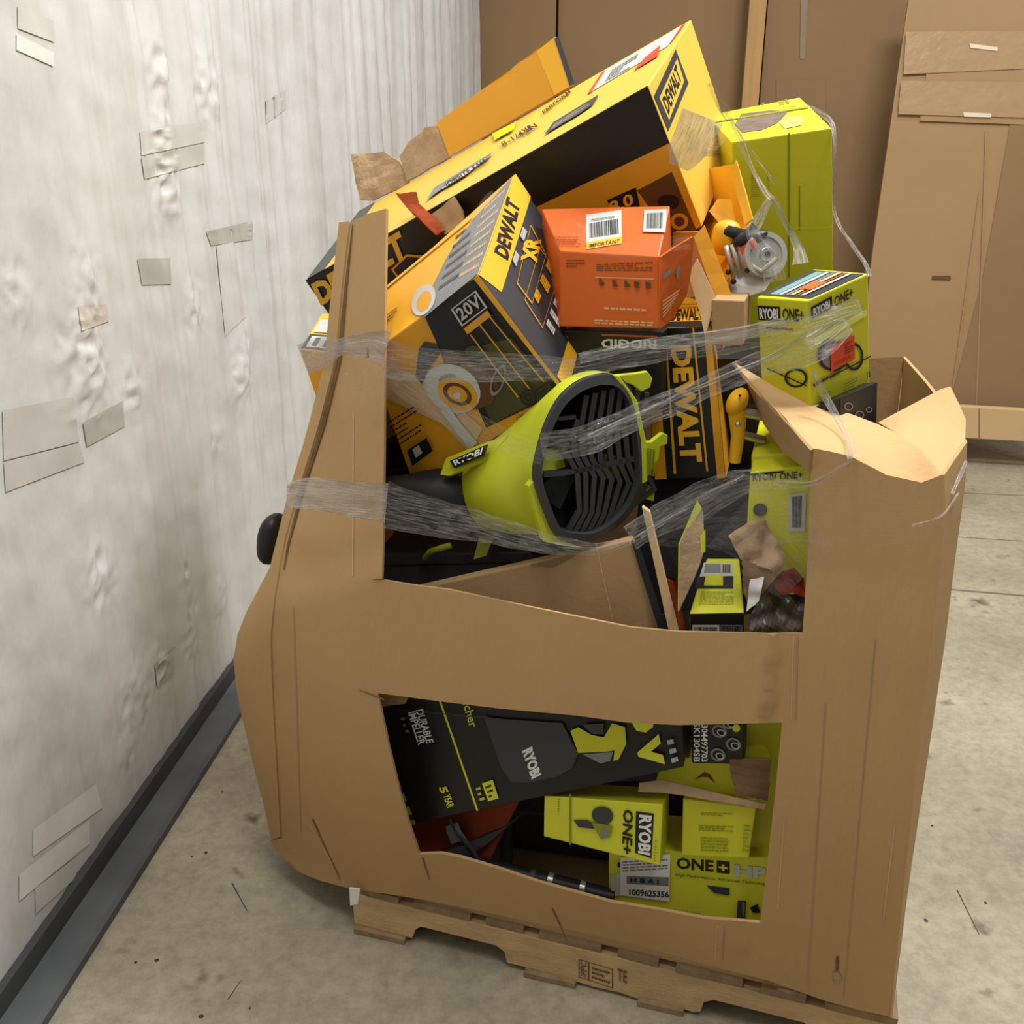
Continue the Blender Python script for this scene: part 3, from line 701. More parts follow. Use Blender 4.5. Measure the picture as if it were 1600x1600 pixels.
# ------------------------------------------------------------------ contents above the rim
# long yellow and black tool box on top of the heap
L = Box('long_tool_box', 'longest yellow and black tool box, slanting across the top of the heap', 'tool box',
        {'---': (576, 580, 0.705), '--+': (476, 438, 0.611), '-+-': (665, 462, 1.085), '-++': (566, 328, 0.990), '+--': (1097, 355, 0.515), '+-+': (1012, 133, 0.420), '++-': (1146, 232, 0.894), '+++': (1080, 30, 0.800)},
        {'all': YEL, 'top': YEL_PALE, 'front': BLK, 'right': YEL_PALE, 'left': YEL})
f = L.face('top')
f.quad('printed_band', [(478, 435), (562, 332), (588, 317), (505, 420)], GRYP)
f.quad('shipping_label', [(940, 113), (1071, 35), (1044, 72), (918, 148)], LTG)
f.quad('label_stripe', [(940, 113), (946, 110), (924, 146), (918, 148)], RED); f.quad('label_stripe', [(1064, 40), (1071, 35), (1052, 63), (1045, 71)], RED)
f.quad('label_patch', [(1007, 92), (1032, 71), (1029, 89), (991, 112)], RED)
f.rows([(958, 108), (1000, 82), (985, 108), (945, 130)], 5, MIDG, 4)
f.poly('product_picture', [(852, 213), (866, 193), (937, 150), (928, 166), (905, 182)], GRYP)
f.rows([(868, 196), (930, 157), (922, 168), (862, 206)], 4, LTG, 6, .3)
f.text('PERFORM', (850, 181), (893, 146), (848, 176), BLK); f.text('8-1/4 IN', (788, 232), (842, 200), (783, 226), BLK, .01)
f.poly('product_picture', [(668, 315), (680, 296), (735, 262), (772, 240), (765, 250), (720, 278)], MIDG); f.poly('product_picture', [(690, 300), (720, 276), (766, 247), (730, 276)], LTG)
f.quad('highlighter_mark', [(771, 212), (808, 193), (805, 205), (775, 222)], mat('highlighter', (232, 232, 20), .4))
f.text('JOBSITE SAW', (700, 298), (770, 256), (695, 290), BLK, .01)
f.text('XR', (820, 215), (836, 205), (816, 207), BLK, .01)
f = L.face('right')
f.poly('logo_panel', [(1055, 77), (1075, 130), (1044, 205), (1022, 150)], GRYP)
f.poly('logo_panel', [(1057, 92), (1068, 127), (1045, 188), (1030, 153)], YEL_PALE)
f.text('DEWALT', (1044, 180), (1064, 124), (1034, 155), BLK, .04)
f.rows([(1098, 234), (1136, 236), (1136, 244), (1098, 242)], 2, MIDG, 2); f.rows([(1108, 226), (1118, 226), (1118, 233), (1108, 233)], 2, MIDG, 5)
f = L.face('front')
f.poly('printed_panel', [(700, 392), (841, 322), (1047, 223), (1096, 353), (640, 560)], YEL_DEEP)
f.poly('product_picture', [(996, 297), (1050, 268), (1090, 362), (1048, 384), (1030, 345)], BROWNP)
f.ell('product_picture', 1045, 315, 17, 12, BLK); f.ell('product_picture', 1062, 345, 14, 13, YEL_DEEP, hole=.6)
f.poly('printed_panel', [(949, 312), (994, 292), (1002, 330), (965, 345)], BLK); f.text('8.0', (955, 334), (992, 318), (950, 316), YEL, .03)
f.text('DEWALT', (503, 477), (640, 398), (487, 443), YEL, .05)
f.poly('product_picture', [(612, 420), (636, 396), (664, 398), (668, 420), (632, 446)], YEL_DEEP); f.poly('product_picture', [(616, 420), (637, 400), (661, 402), (663, 418), (632, 441)], BLK)
bt = [L.c['-++'].lerp(L.c['+++'], t) for t in [i / 20 for i in range(21)]]
fp = sheet('open_flap', [at(683, 192, .965), at(868, 58, .90), at(897, 132, .868), at(703, 245, .938)], YEL_DEEP, L.o, .006)
fp['label'] = 'amber inside of the raised flap'
prism('printed_panel', [at(838, 80, .905), at(868, 58, .895), at(897, 131, .862), at(866, 149, .872)], DM * .001, YEL, fp)
prism('printed_panel', [at(866, 60, .892), at(873, 57, .892), at(898, 131, .86), at(890, 134, .86)], DM * .001, GRYP, fp)
sheet('torn_flap', [at(553, 243, 1.03), at(572, 241, 1.03), at(600, 236, 1.01), at(622, 250, .99), at(638, 284, .965), at(583, 316, .985), at(566, 316, .99)], TORN, L.o, .006, crumple=.006, n=12)
sheet('torn_flap', [at(625, 245, 1.00), at(640, 222, 1.00), at(664, 206, .99), at(666, 200, .98), at(684, 197, .97), at(704, 245, .938), at(638, 284, .96)], TORN, L.o, .006, crumple=.006, n=12, seed=5)
# rust torn flap and brown scrap lying on it
o = sheet('torn_orange_flap', [at(617, 297, .55), at(650, 298, .55), at(655, 318, .54), at(690, 352, .5), at(697, 366, .48), at(684, 374, .48), at(650, 338, .5), at(632, 318, .53)], ORG_D, None, .005, crumple=.006, n=12, seed=3)
tag(o, 'twisted rust-coloured torn flap behind the circular saw box', 'cardboard scrap')
o = sheet('cardboard_scrap', [at(676, 336, .52), at(712, 308, .52), at(724, 330, .5), at(726, 350, .49), at(695, 366, .49)], KRAFT_IN, None, .005, crumple=.006, n=10, seed=8)
tag(o, 'small brown cardboard scrap in front of the long box', 'cardboard scrap')

# circular saw box
S = Box('circular_saw_box', 'yellow and charcoal box with a circular saw picture and 20V mark', 'tool box',
        {'---': (648, 765, .24), '--+': (575, 556, .17), '-+-': (735, 590, .50), '-++': (592, 461, .43), '+--': (885, 613, .15), '+-+': (747, 429, .10), '++-': (926, 460, .44), '+++': (805, 271, .42)},
        {'all': YEL, 'front': YEL_DEEP, 'right': GRYP, 'top': YEL})
f = S.face('right')
f.poly('printed_strip', [(805, 272), (829, 308), (783, 457), (748, 430)], YEL); f.poly('printed_strip', [(915, 440), (925, 461), (887, 611), (870, 588)], YEL)
f.text('DEWALT', (793, 408), (812, 322), (771, 394), BLK, .04)
f.text('XR', (838, 412), (845, 375), (812, 408), YEL, .05)
f.frame([(828, 352), (852, 398), (830, 476), (806, 444)], .04, YEL_DEEP); f.frame([(842, 388), (872, 430), (846, 514), (818, 470)], .03, YEL_DEEP)
f.rows([(857, 400), (869, 418), (842, 492), (830, 470)], 3, YEL, 4, .5)
f.rows([(876, 432), (896, 462), (872, 545), (850, 512)], 5, WHT, 9, .5)
f.rows([(818, 345), (825, 352), (800, 430), (795, 420)], 2, LTG, 12, .4)
f.ell('printed_badge', 892, 510, 9, 22, YEL_DEEP, rot=15)
f = S.face('top')
f.poly('printed_panel', [(800, 277), (770, 362), (747, 429), (664, 496), (670, 460), (700, 400), (742, 340)], MIDG)
f.rows([(760, 320), (792, 290), (746, 424), (716, 440)], 8, TANP, 5, .35)
f.rows([(715, 365), (750, 335), (714, 440), (684, 460)], 6, GRYP, 15, .35)
f.ell('product_picture', 663, 470, 17, 26, LTG, rot=25); f.ell('product_picture', 664, 472, 10, 17, YEL_DEEP, rot=25)
f.rows([(603, 494), (622, 480), (622, 492), (603, 508)], 3, BROWNP, 8)
f.line((604, 452), (740, 340), 3, YEL_PALE)
f = S.face('front')
f.poly('printed_panel', [(663, 492), (741, 435), (880, 606), (858, 622), (760, 668), (730, 600), (690, 552)], BLK)
f.poly('product_picture', [(752, 540), (800, 528), (868, 612), (770, 662), (745, 610)], OLIVEP)
f.poly('printed_edge', [(741, 434), (747, 430), (885, 612), (876, 609)], YEL)
f.poly('product_picture', [(603, 578), (640, 580), (700, 620), (755, 668), (735, 706), (690, 660), (603, 622)], TANP)
f.poly('product_picture', [(655, 545), (664, 533), (684, 537), (690, 548), (668, 580), (660, 600), (650, 588)], GRYP)
f.poly('product_picture', [(690, 553), (705, 548), (760, 575), (780, 600), (770, 630), (740, 640), (700, 580)], BROWNP)
f.ell('product_picture', 708, 606, 46, 36, LTG, rot=30); f.ell('product_picture', 700, 590, 14, 7, MIDG, rot=-15)
f.ell('product_picture', 716, 614, 33, 23, YEL_DEEP, rot=28); f.ell('product_picture', 716, 614, 24, 16, BROWNP, rot=28, hole=.7); f.ell('product_picture', 716, 616, 6, 5, LTG)
f.poly('product_picture', [(690, 640), (702, 632), (722, 660), (748, 690), (735, 700)], LTG)
f.ell('product_picture', 742, 548, 14, 10, OLIVEP); f.ell('product_picture', 780, 592, 10, 26, MIDG, rot=20, hole=.75)
f.frame([(707, 481), (746, 451), (764, 478), (724, 508)], .12, LTG); f.text('20V', (724, 500), (758, 474), (713, 482), LTG, .02)
f.quad('printed_strip', [(727, 511), (764, 482), (770, 491), (733, 520)], YEL_DEEP)
f.line((752, 504), (830, 606), 2, YEL_DEEP); f.line((768, 492), (852, 594), 2, YEL_DEEP); f.line((738, 520), (812, 618), 2, YEL_DEEP)
f.ell('printed_badge', 828, 618, 13, 13, BLK, hole=.75); f.ell('printed_badge', 828, 618, 6, 6, BLK, hole=.6); f.rows([(838, 604), (856, 592), (868, 608), (848, 620)], 3, BLK, 3)
f.text('CIRCULAR SAW 7-1/4', (812, 655), (868, 618), (808, 650), BLK, .01)
f.rows([(606, 655), (650, 628), (668, 668), (632, 692)], 6, BLK, 4, .3)
f.quad('product_picture', [(640, 700), (670, 680), (680, 700), (648, 724)], BLK); f.quad('product_picture', [(648, 698), (658, 691), (664, 703), (654, 711)], LTG)

# yellow box behind the left strip of the bin
Y2 = Box('tool_box', 'yellow tool box with white label poking out left of the cardboard strip', 'tool box',
         {'--+': (468, 546, .30), '+-+': (575, 556, .30), '+--': (590, 650, .31), '---': (498, 634, .31), '-++': (503, 489, .48), '+++': (610, 500, .48), '++-': (625, 590, .49), '-+-': (530, 570, .49)}, {'all': YEL, 'front': YEL_DEEP})
f = Y2.face('top'); f.quad('printed_band', [(470, 544), (485, 522), (575, 530), (570, 555)], GRYP); f.quad('label_patch', [(478, 542), (488, 526), (560, 530), (555, 550)], WHT); f.rows([(482, 540), (490, 528), (540, 531), (532, 547)], 3, GRYP, 3)
f.quad('label_patch', [(490, 520), (502, 500), (560, 505), (550, 524)], LTG)

# orange tool box with barcode labels
O = Box('orange_tool_box', 'crushed orange tool box with two barcode labels on its slanting top', 'tool box',
        {'--+': (875, 392, .25), '+-+': (1030, 401, .23), '+--': (1030, 514, .22), '---': (875, 511, .24), '-++': (846, 326, .39), '+++': (1047, 321, .37), '++-': (1050, 430, .40), '-+-': (850, 440, .42)}, {'all': ORG})
f = O.face('top')
f.quad('barcode_label', [(916, 336), (971, 329), (972, 381), (917, 391)], LTG); f.quad('barcode_label', [(917, 380), (972, 370), (972, 381), (917, 391)], YEL); f.barcode([(921, 350), (966, 343), (967, 366), (922, 373)], GRYP); f.rows([(924, 343), (962, 338), (962, 342), (924, 347)], 2, MIDG)
f.text('IMPORTANT', (921, 389), (968, 381), (921, 383), BLK, .01)
f.quad('barcode_label', [(1007, 331), (1042, 330), (1040, 365), (1005, 364)], LTG); f.barcode([(1011, 336), (1037, 335), (1036, 359), (1010, 359)], GRYP, 7)
f.rows([(865, 372), (905, 372), (908, 386), (868, 386)], 4, ORG_D)
f = O.face('front')
f.rows([(932, 412), (1020, 408), (1020, 424), (932, 424)], 4, BROWNP, 3, .4); f.rows([(885, 405), (914, 405), (914, 418), (885, 418)], 3, BROWNP, 4, .4)
f.line((930, 433), (1022, 436), 1.5, TANP)
for k, (u, v) in enumerate(((940, 441), (961, 443), (980, 444), (995, 445), (1013, 446))):
    f.poly('printed_icon', [(u - 4, v - 5), (u - (0 if k % 2 else 2), v - 6), (u + 4, v - (4 if k > 2 else -1)), (u + 5, v + 5), (u - 3, v + 4)], BROWNP)
f.rows([(945, 478), (1024, 482), (1024, 488), (945, 484)], 1, TANP, 6, .5); f.rows([(930, 498), (1022, 502), (1022, 510), (930, 506)], 2, TANP, 8, .5)
fo = sheet('side_flap', [at(1031, 402, .22), at(1055, 384, .25), at(1080, 369, .27), at(1078, 420, .28), at(1070, 462, .29), at(1050, 498, .26), at(1031, 514, .22)], ORG, O.o, .005, crumple=.004)
for q in ([(1036, 430), (1048, 418), (1048, 428), (1036, 436)], [(1056, 424), (1062, 410), (1064, 420), (1058, 438)]): obj('printed_icon', [at(u, v, .215 + .00125 * (u - 1031)) for u, v in q], [(0, 1, 2, 3)], MIDG, fo)
for k in range(5): obj('small_print', [at(1036, 470 + 6 * k, .217), at(1062 - k * 3, 452 + 6 * k, .249), at(1062 - k * 3, 454 + 6 * k, .249), at(1036, 472 + 6 * k, .217)], [(0, 1, 2, 3)], TANP, fo)
R = Box('black_tool_box', 'black box with upside-down white lettering under the orange box', 'tool box',
        block((880, 516, .25), (1036, 519, .24), (1036, 640, .26), (880, 640, .27), .28), {'all': BLK})
f = R.face('front'); f.line((940, 523), (1028, 526), 3, ORG); f.text('RIDGID', (1026, 531), (940, 529), (1026, 545), WHT, .03)

# upright box with vertical lettering
V1 = Box('tool_box', 'upright amber and black box whose big yellow letters run downwards', 'tool box',
         {'--+': (1008, 514, .30), '+-+': (1112, 509, .28), '+--': (1135, 748, .28), '---': (1022, 750, .30), '-++': (1026, 466, .52), '+++': (1105, 462, .50), '++-': (1146, 700, .52), '-+-': (1040, 700, .54)}, {'all': BLK, 'top': YEL, 'right': YEL_DEEP})
f = V1.face('top'); f.quad('printed_band', [(1012, 504), (1112, 502), (1112, 509), (1008, 513)], BLK); f.text('DEWALT', (1048, 502), (1100, 500), (1050, 484), BLK, .03); f.rows([(1046, 474), (1095, 472), (1097, 482), (1044, 484)], 2, YEL_DEEP)
f = V1.face('front')
f.quad('printed_strip', [(1008, 515), (1026, 514), (1042, 748), (1024, 749)], YEL_DEEP); f.quad('printed_strip', [(1038, 514), (1041, 514), (1057, 740), (1053, 740)], YEL_DEEP)
f.quad('printed_strip', [(1082, 512), (1085, 512), (1107, 736), (1104, 736)], YEL_DEEP); f.quad('printed_strip', [(1100, 511), (1111, 510), (1134, 746), (1121, 747)], YEL_DEEP)
f.text('DEWALT', (1048, 540), (1064, 722), (1080, 538), YEL, .05)

# yellow drill with metal rods
dr = empty('drill', at(1150, 660, .22)); tag(dr, 'yellow drill with silver chuck lying right of the upright lettered box', 'drill')
ellipsoid('body', at(1152, 628, .22), DA * .020, DM * .03, (UP * .9 + DA * .2) * .030, PL_YEL, dr)
tube('handle', [at(1152, 640, .22), at(1153, 680, .22), at(1148, 722, .22)], [.018, .013, .011], PL_YEL, dr)
tube('chuck', [at(1160, 645, .22), at(1196, 650, .24)], .010, METAL, dr); tube('rod', [at(1160, 680, .23), at(1194, 688, .25)], .009, METAL, dr)
ellipsoid('screw', at(1153, 663, .195), DA * .005, DM * .004, UP * .005, METAL, dr, nu=10, nv=6); ellipsoid('screw', at(1156, 618, .192), DA * .003, DM * .003, UP * .003, BLK, dr, nu=8, nv=6)

# open yellow box holding a grey saw
ob = empty('open_saw_box', at(1130, 380, .6)); tag(ob, 'open yellow carton with a grey saw sticking out, beside the tall lime box', 'tool box')
A_, B_, C_, D_ = at(1096, 362, .40), at(1130, 466, .36), at(1172, 346, .50), at(1150, 256, .56)
bk = DM * .22 - DA * .13 - UP * .02
for p, q, m in ((A_, B_, YEL_DEEP), (B_, C_, YEL_DEEP), (C_, D_, YEL)): sheet('wall', [p, q, q + bk, p + bk], m, ob, .006, n=4)
sheet('back_wall', [A_ + bk, B_ + bk, C_ + bk, D_ + bk], BLK, ob, .006, n=4)
sheet('flap', [at(1084, 371, .375), at(1101, 352, .385), at(1144, 464, .345), at(1117, 466, .34)], YEL_DEEP, ob, .005, n=6, crumple=.002)
sheet('flap', [at(1144, 270, .53), at(1153, 252, .53), at(1176, 342, .47), at(1163, 352, .47)], YEL, ob, .005, n=6, crumple=.002)
prism('printed_panel', [at(1108, 330, .57), at(1122, 310, .58), at(1144, 312, .57), at(1150, 345, .55), at(1125, 350, .55)], DM * .003, YEL, ob)
sw = empty('hand_saw_tool', at(1185, 400, .42)); tag(sw, 'grey metal saw with round blade guard wrapped in clear film', 'power saw')
n1 = (DA * .45 - DM * .85 + UP * .25).normalized(); x1 = n1.cross(UP).normalized(); y1 = x1.cross(n1)
def disc(name, c, r, th, m, par, r_in=0, n=28, a0=0, a1=360):
    full = (a1 - a0) >= 360; k = n if full else n + 1
    A = [c + (x1 * math.cos(math.radians(a0 + (a1 - a0) * i / n)) + y1 * math.sin(math.radians(a0 + (a1 - a0) * i / n))) * r for i in range(k)]
    if r_in or not full:
        A += [c + (x1 * math.cos(math.radians(a0 + (a1 - a0) * i / n)) + y1 * math.sin(math.radians(a0 + (a1 - a0) * i / n))) * r_in for i in reversed(range(k))]
    if full and r_in:
        V = []; 
        for h in (0, 1):
            V += [p - n1 * th * h for p in A]
        Fc = []
        N = k
        for i in range(N):
            j = (i + 1) % N; ri, rj = 2 * N - 1 - i, 2 * N - 1 - j
            Fc += [(i, j, rj, ri), (2 * N + i, 2 * N + ri, 2 * N + rj, 2 * N + j), (i, 2 * N + i, 2 * N + j, j), (ri, rj, 2 * N + rj, 2 * N + ri)]
        return obj(name, V, Fc, m, par)
    return prism(name, A, -n1 * th, m, par, bv=.002)
cg = at(1196, 398, .40)
disc('blade_guard', cg, .042, .03, CASTG, sw); disc('guard_rim', cg + n1 * .004, .044, .012, CASTG, sw, r_in=.034); disc('hub', cg + n1 * .010, .014, .012, METAL, sw); disc('arbor', cg + n1 * .013, .006, .006, BLK, sw)
prism('base_plate', [at(1135, 440, .40), at(1150, 470, .38), at(1196, 455, .38), at(1212, 425, .40), at(1165, 418, .42)], DM * .012, CASTG, sw, bv=.002)
ellipsoid('motor', at(1172, 372, .42), DA * .030, DM * .03, (UP * .5 + DA * .4).normalized() * .022, PL_BLK, sw, power=.7)
tube('handle', [at(1120, 372, .44), at(1140, 362, .43), at(1166, 368, .42), at(1180, 352, .42)], [.011, .013, .012, .009], PL_BLK, sw)
for u, v in ((1140, 400), (1150, 398), (1160, 396)): tube('rib', [at(u - 6, v - 16, .405), at(u + 6, v + 26, .40)], .005, CASTG, sw, seg=6)
prism('decal', [at(1155, 388, .385), at(1180, 372, .385), at(1182, 384, .385), at(1160, 400, .385)], DM * .002, RED, sw)
ellipsoid('body', at(1135, 372, .45), DA * .03, DM * .03, UP * .035, PL_YEL, sw, power=.8)
for u, v in ((1138, 425), (1168, 422), (1146, 440)): ellipsoid('knob', at(u, v, .385), DA * .006, DM * .006, UP * .006, PL_BLK, sw, nu=8, nv=6)
tube('guard_lever', [at(1172, 414, .385), at(1190, 424, .38), at(1214, 404, .385)], .005, CASTG, sw, seg=8)

o = sheet('cardboard_flap', [at(1076, 430, .31), at(1090, 404, .32), at(1118, 464, .29), at(1102, 527, .26), at(1094, 490, .28)], KRAFT_PALE, None, .005, n=8)
tag(o, 'pale diamond-shaped cardboard flap beside the orange box', 'cardboard scrap')
sb = Box('brown_carton', 'small brown carton below the grey saw', 'carton', block((1112, 468, .27), (1163, 470, .27), (1161, 540, .27), (1112, 540, .27), .15), {'all': KRAFT_IN})

# tall lime box
T = Box('tall_lime_box', 'tall plain lime box with a scuffed top at the back right', 'tool box',
        {'---': (1158, 558, .715), '--+': (1143, 222, .60), '-+-': (1125, 478, 1.0), '-++': (1105, 180, .895), '+--': (1303, 535, .77), '+-+': (1300, 200, .65), '++-': (1255, 450, 1.07), '+++': (1250, 152, .948)}, {'all': LIME})
f = T.face('top')
f.poly('scuff', [(1148, 195), (1158, 178), (1205, 173), (1232, 174), (1216, 192), (1190, 204), (1160, 208)], SCUFF)
f.poly('painted_tape_gloss', [(1217, 192), (1232, 182), (1255, 184), (1252, 196), (1226, 202)], mat('painted_tape_gloss', (204, 210, 120), .25))  # pale patch: sheen of the tape painted into the colour
f.quad('printed_line', [(1110, 191), (1262, 168), (1264, 170), (1110, 193)], LIME_D); f.text('30 lb', (1218, 166), (1234, 163), (1216, 160), LIME_D, .02); f.text('Y', (1192, 169), (1196, 168), (1190, 163), LIME_D, .02)
f = T.face('front')
f.quad('panel_seam', [(1230.5, 208), (1234, 207.5), (1234, 432), (1231, 432)], LIME_D); f.quad('panel_seam', [(1248, 290), (1249.5, 290), (1250, 360), (1248, 360)], LIME_D)
f.rows([(1173, 270), (1186, 268), (1188, 308), (1174, 308)], 14, LIME_D, 3, .3); f.rows([(1197, 266), (1200, 266), (1202, 300), (1199, 300)], 9, LIME_D, 5, .3)
f.line((1236, 356), (1300, 354), 1.2, LIME_L)
# one plus box
Q = Box('lime_tool_box', 'lime box with orange sticker and colourful striped top, right of the heap', 'tool box',
        {'---': (1191, 623, .282), '--+': (1182, 464, .253), '-+-': (1280, 581, .409), '-++': (1272, 420, .381), '+--': (1266, 636, .209), '+-+': (1261, 470, .18), '++-': (1359, 601, .336), '+++': (1357, 427, .308)}, {'all': LIME, 'front': LIME})
f = Q.face('top')
for k, (m, a, b) in enumerate(((GRYP, .02, .98), (TEAL, .16, .30), (LTG, .33, .40), (MIDG, .46, .52), (TANP, .55, .62), (RED, .68, .71), (LTG, .76, .82))): f.uvquad('printed_stripe', [(a, .06), (b, .06), (b, .94), (a, .94)] if k == 0 else [(a, .1), (b, .1), (b, .9), (a, .9)], m)
f.uvquad('product_picture', [(.5, .45), (.74, .45), (.74, .72), (.5, .72)], ORG)
f = Q.face('front')
f.quad('logo_panel', [(1184, 477), (1219, 479), (1220, 502), (1186, 500)], BLK); f.text('RYOBI', (1188, 498), (1217, 499), (1187, 481), WHT, .03); f.text('ONE+', (1224, 501), (1257, 503), (1223, 481), BLK, .02)
f.rows([(1198, 508), (1240, 511), (1240, 518), (1198, 515)], 1, ORG_D, 3); f.ell('product_picture', 1245, 590, 18, 15, BLK, hole=.78); f.line((1200, 575), (1262, 602), 2, BLK)
f = Q.face('right')
f.quad('logo_panel', [(1266, 480), (1299, 462), (1300, 482), (1267, 498)], BLK); f.text('RYOBI', (1270, 494), (1296, 480), (1269, 482), WHT, .03); f.text('ONE+', (1303, 480), (1332, 464), (1302, 464), BLK, .02)
f.ell('product_picture', 1292, 553, 16, 23, MIDG, rot=10); f.ell('product_picture', 1300, 556, 24, 24, BLK, hole=.8); f.ell('product_picture', 1332, 557, 15, 22, BLK, hole=.78)
f.line((1268, 602), (1358, 556), 2, BLK); f.text('LED CLIP LIGHT', (1270, 604), (1310, 584), (1270, 598), BLK, .02)
f.quad('price_sticker', [(1294, 541), (1332, 523), (1333, 560), (1296, 580)], RED); f.rows([(1300, 566), (1328, 552), (1328, 558), (1300, 572)], 2, ORG_D, 2); f.rows([(1316, 536), (1330, 530), (1330, 548), (1316, 554)], 5, ORG_D, 6)
f.rows([(1275, 618), (1294, 608), (1294, 620), (1275, 630)], 3, LIME_D, 4); f.rows([(1315, 598), (1336, 586), (1336, 600), (1315, 611)], 3, LIME_D, 9); f.text('18', (1350, 590), (1355, 588), (1350, 580), BLK, .02)
f.poly('painted_tape_gloss', [(1268, 528), (1350, 482), (1350, 492), (1268, 540)], mat('painted_film_gloss', (226, 234, 120), .2))  # pale band: sheen of the film painted on as colour
K = Box('black_parts_box', 'small black box with ring pictures just under the lime sticker box', 'tool box',
        {'--+': (1262, 640, .215), '+-+': (1312, 622, .20), '+--': (1312, 690, .20), '---': (1262, 700, .215), '-++': (1330, 600, .33), '+++': (1372, 596, .32), '++-': (1370, 668, .32), '-+-': (1330, 668, .33)}, {'all': BLK})
f = K.face('right')
for u, v, r in ((1325, 635, 7), (1342, 648, 7), (1330, 652, 5), (1356, 640, 5)): f.ell('product_picture', u, v, r, r * .9, MIDG, hole=.72)

# ------------------------------------------------------------------ large lime blower with a grille
gn = (DA * .62 - DM * .74 + UP * .06).normalized(); gc = at(925, 716, .10)
gx = (UP.cross(gn)).normalized(); gy = gn.cross(gx)
def gp(u, v, off=0): return onplane(u, v, gc + gn * off, gn)
bl = empty('leaf_blower', gc); tag(bl, 'lime green blower with a big black slatted intake facing right', 'leaf blower')
rim_px = [(836, 748), (843, 700), (858, 655), (880, 618), (912, 594), (948, 585), (975, 594), (994, 630), (1004, 690), (1005, 752), (990, 795), (962, 826), (928, 845), (898, 846), (870, 838), (852, 800)]
rim_px = [tuple(.5 * (2 * b + (c - a) * f + (2 * a - 5 * b + 4 * c - d) * f * f + (-a + 3 * b - 3 * c + d) * f ** 3) for a, b, c, d in zip(rim_px[i - 1], rim_px[i], rim_px[(i + 1) % 16], rim_px[(i + 2) % 16])) for i in range(16) for f in (0, .34, .67)]
rim = [gp(*p) for p in rim_px]; rc = sum(rim, Vector()) / len(rim); NR = len(rim)
def ringset(k, off): return [rc + (p - rc) * k + gn * off for p in rim]
def ringmesh(name, rings, m, par, close=True, smooth=False):
    V = [p for r in rings for p in r]; n = len(rings[0]); Fc = []
    R_ = len(rings)
    for i in range(R_ if close else R_ - 1):
        for k in range(n): Fc.append((i * n + k, i * n + (k + 1) % n, ((i + 1) % R_) * n + (k + 1) % n, ((i + 1) % R_) * n + k))
    o = obj(name, V, Fc, m, par, smooth=smooth)
    bm = bmesh.new(); bm.from_mesh(o.data); bmesh.ops.recalc_face_normals(bm, faces=bm.faces); bm.to_mesh(o.data); bm.free(); return o
ringmesh('intake_rim', [ringset(1.0, 0), ringset(1.0, -.03), ringset(.89, -.03), ringset(.89, .004)], PL_GRY, bl)
# lime housing: from the rim back to a smaller round neck
be = at(760, 772, .30); bd = (be - rc); ax_ = bd.normalized(); ex = ax_.cross(UP).normalized(); ey = ex.cross(ax_)
def neck(t, r, ry=None):
    c = rc.lerp(be, t); out = []
    for p in rim:
        q = p - rc; a = math.atan2(q.dot(ey), q.dot(ex)); out.append(c + ex * r * math.cos(a) + ey * (ry or r) * math.sin(a))
    return out
def mixr(A, B, t): return [a.lerp(b, t) for a, b in zip(A, B)]
r0 = ringset(1.01, -.012); r1 = ringset(1.0, -.055)
nA, nB, nC = neck(.45, .125, .118), neck(.75, .108, .10), neck(1.0, .100, .088)
ringmesh('housing', [r0, r1, mixr(r1, nA, .55), nA, nB, nC], PL_LIME, bl, close=False, smooth=True)
for k, (t, rr) in enumerate(((.10, 1.012), (.17, 1.0))): pass
# tail: dark motor body running left behind the cardboard strip
tl = [at(775, 772, .27), at(735, 775, .245), at(695, 778, .225), at(640, 778, .20), at(565, 782, .19)]
tube('motor_body', tl, [.084, .080, .070, .052, .045], PL_BLK, bl, seg=20)
# grille: chevron slats
def slat(pts, wd=.0105):
    P_ = [gp(*p, -.012) for p in pts]; V = []; Fc = []
    for i, p in enumerate(P_):
        d = (P_[min(i + 1, len(P_) - 1)] - P_[max(i - 1, 0)]).normalized(); s_ = d.cross(gn).normalized() * wd / 2
        V += [p - s_, p + s_, p + s_ - gn * .014 + gx * .004, p - s_ - gn * .014 + gx * .004]
    for i in range(len(P_) - 1):
        for k in range(4): Fc.append((i * 4 + k, i * 4 + (k + 1) % 4, i * 4 + 4 + (k + 1) % 4, i * 4 + 4 + k))
    Fc += [(0, 1, 2, 3), tuple(len(V) - 4 + k for k in (3, 2, 1, 0))]
    return obj('slat', V, Fc, PL_GRY, bl)
for k in range(10):
    x = 868 + 13.5 * k; top = 602 + 1.4 * abs(k - 6) ** 1.6; 
    if k < 3: top = 690 - 38 * k
    mid = 718 + (k - 4) * 3; bot = min(838 - max(0, k - 5) * 12, 836)
    slat([(x + 22, top + 4), (x + 14, (top + mid) / 2), (x + 16 + (k > 4) * 4, mid), (x + 34, mid + 32), (x + 22 - (k - 4) * 4, (mid + 34 + bot) / 2 + 10), (x + 6 - (k - 4) * 3, bot)])
slat([(850, 742), (880, 740), (1000, 716)], .009); slat([(862, 655), (900, 652)], .007)
tube('fan_hub', [rc - gn * .03, rc - gn * .09], [.035, .03], PL_BLK, bl, seg=16)
for k in range(7):
    a = k * 2 * math.pi / 7 + .4; d = gx * math.cos(a) + gy * math.sin(a); e = -gx * math.sin(a) + gy * math.cos(a)
    c = rc - gn * .06
    sheet('fan_blade', [c + d * .03 - e * .01, c + d * .105 - e * .02 - gn * .012, c + d * .105 + e * .035 + gn * .012, c + d * .03 + e * .02 + gn * .01], PL_LIME if k % 3 == 0 else PL_BLK, bl, .004, n=3)
ringmesh('back_plate', [ringset(.99, -.056), ringset(.02, -.11)], PL_BLK, bl, close=False)
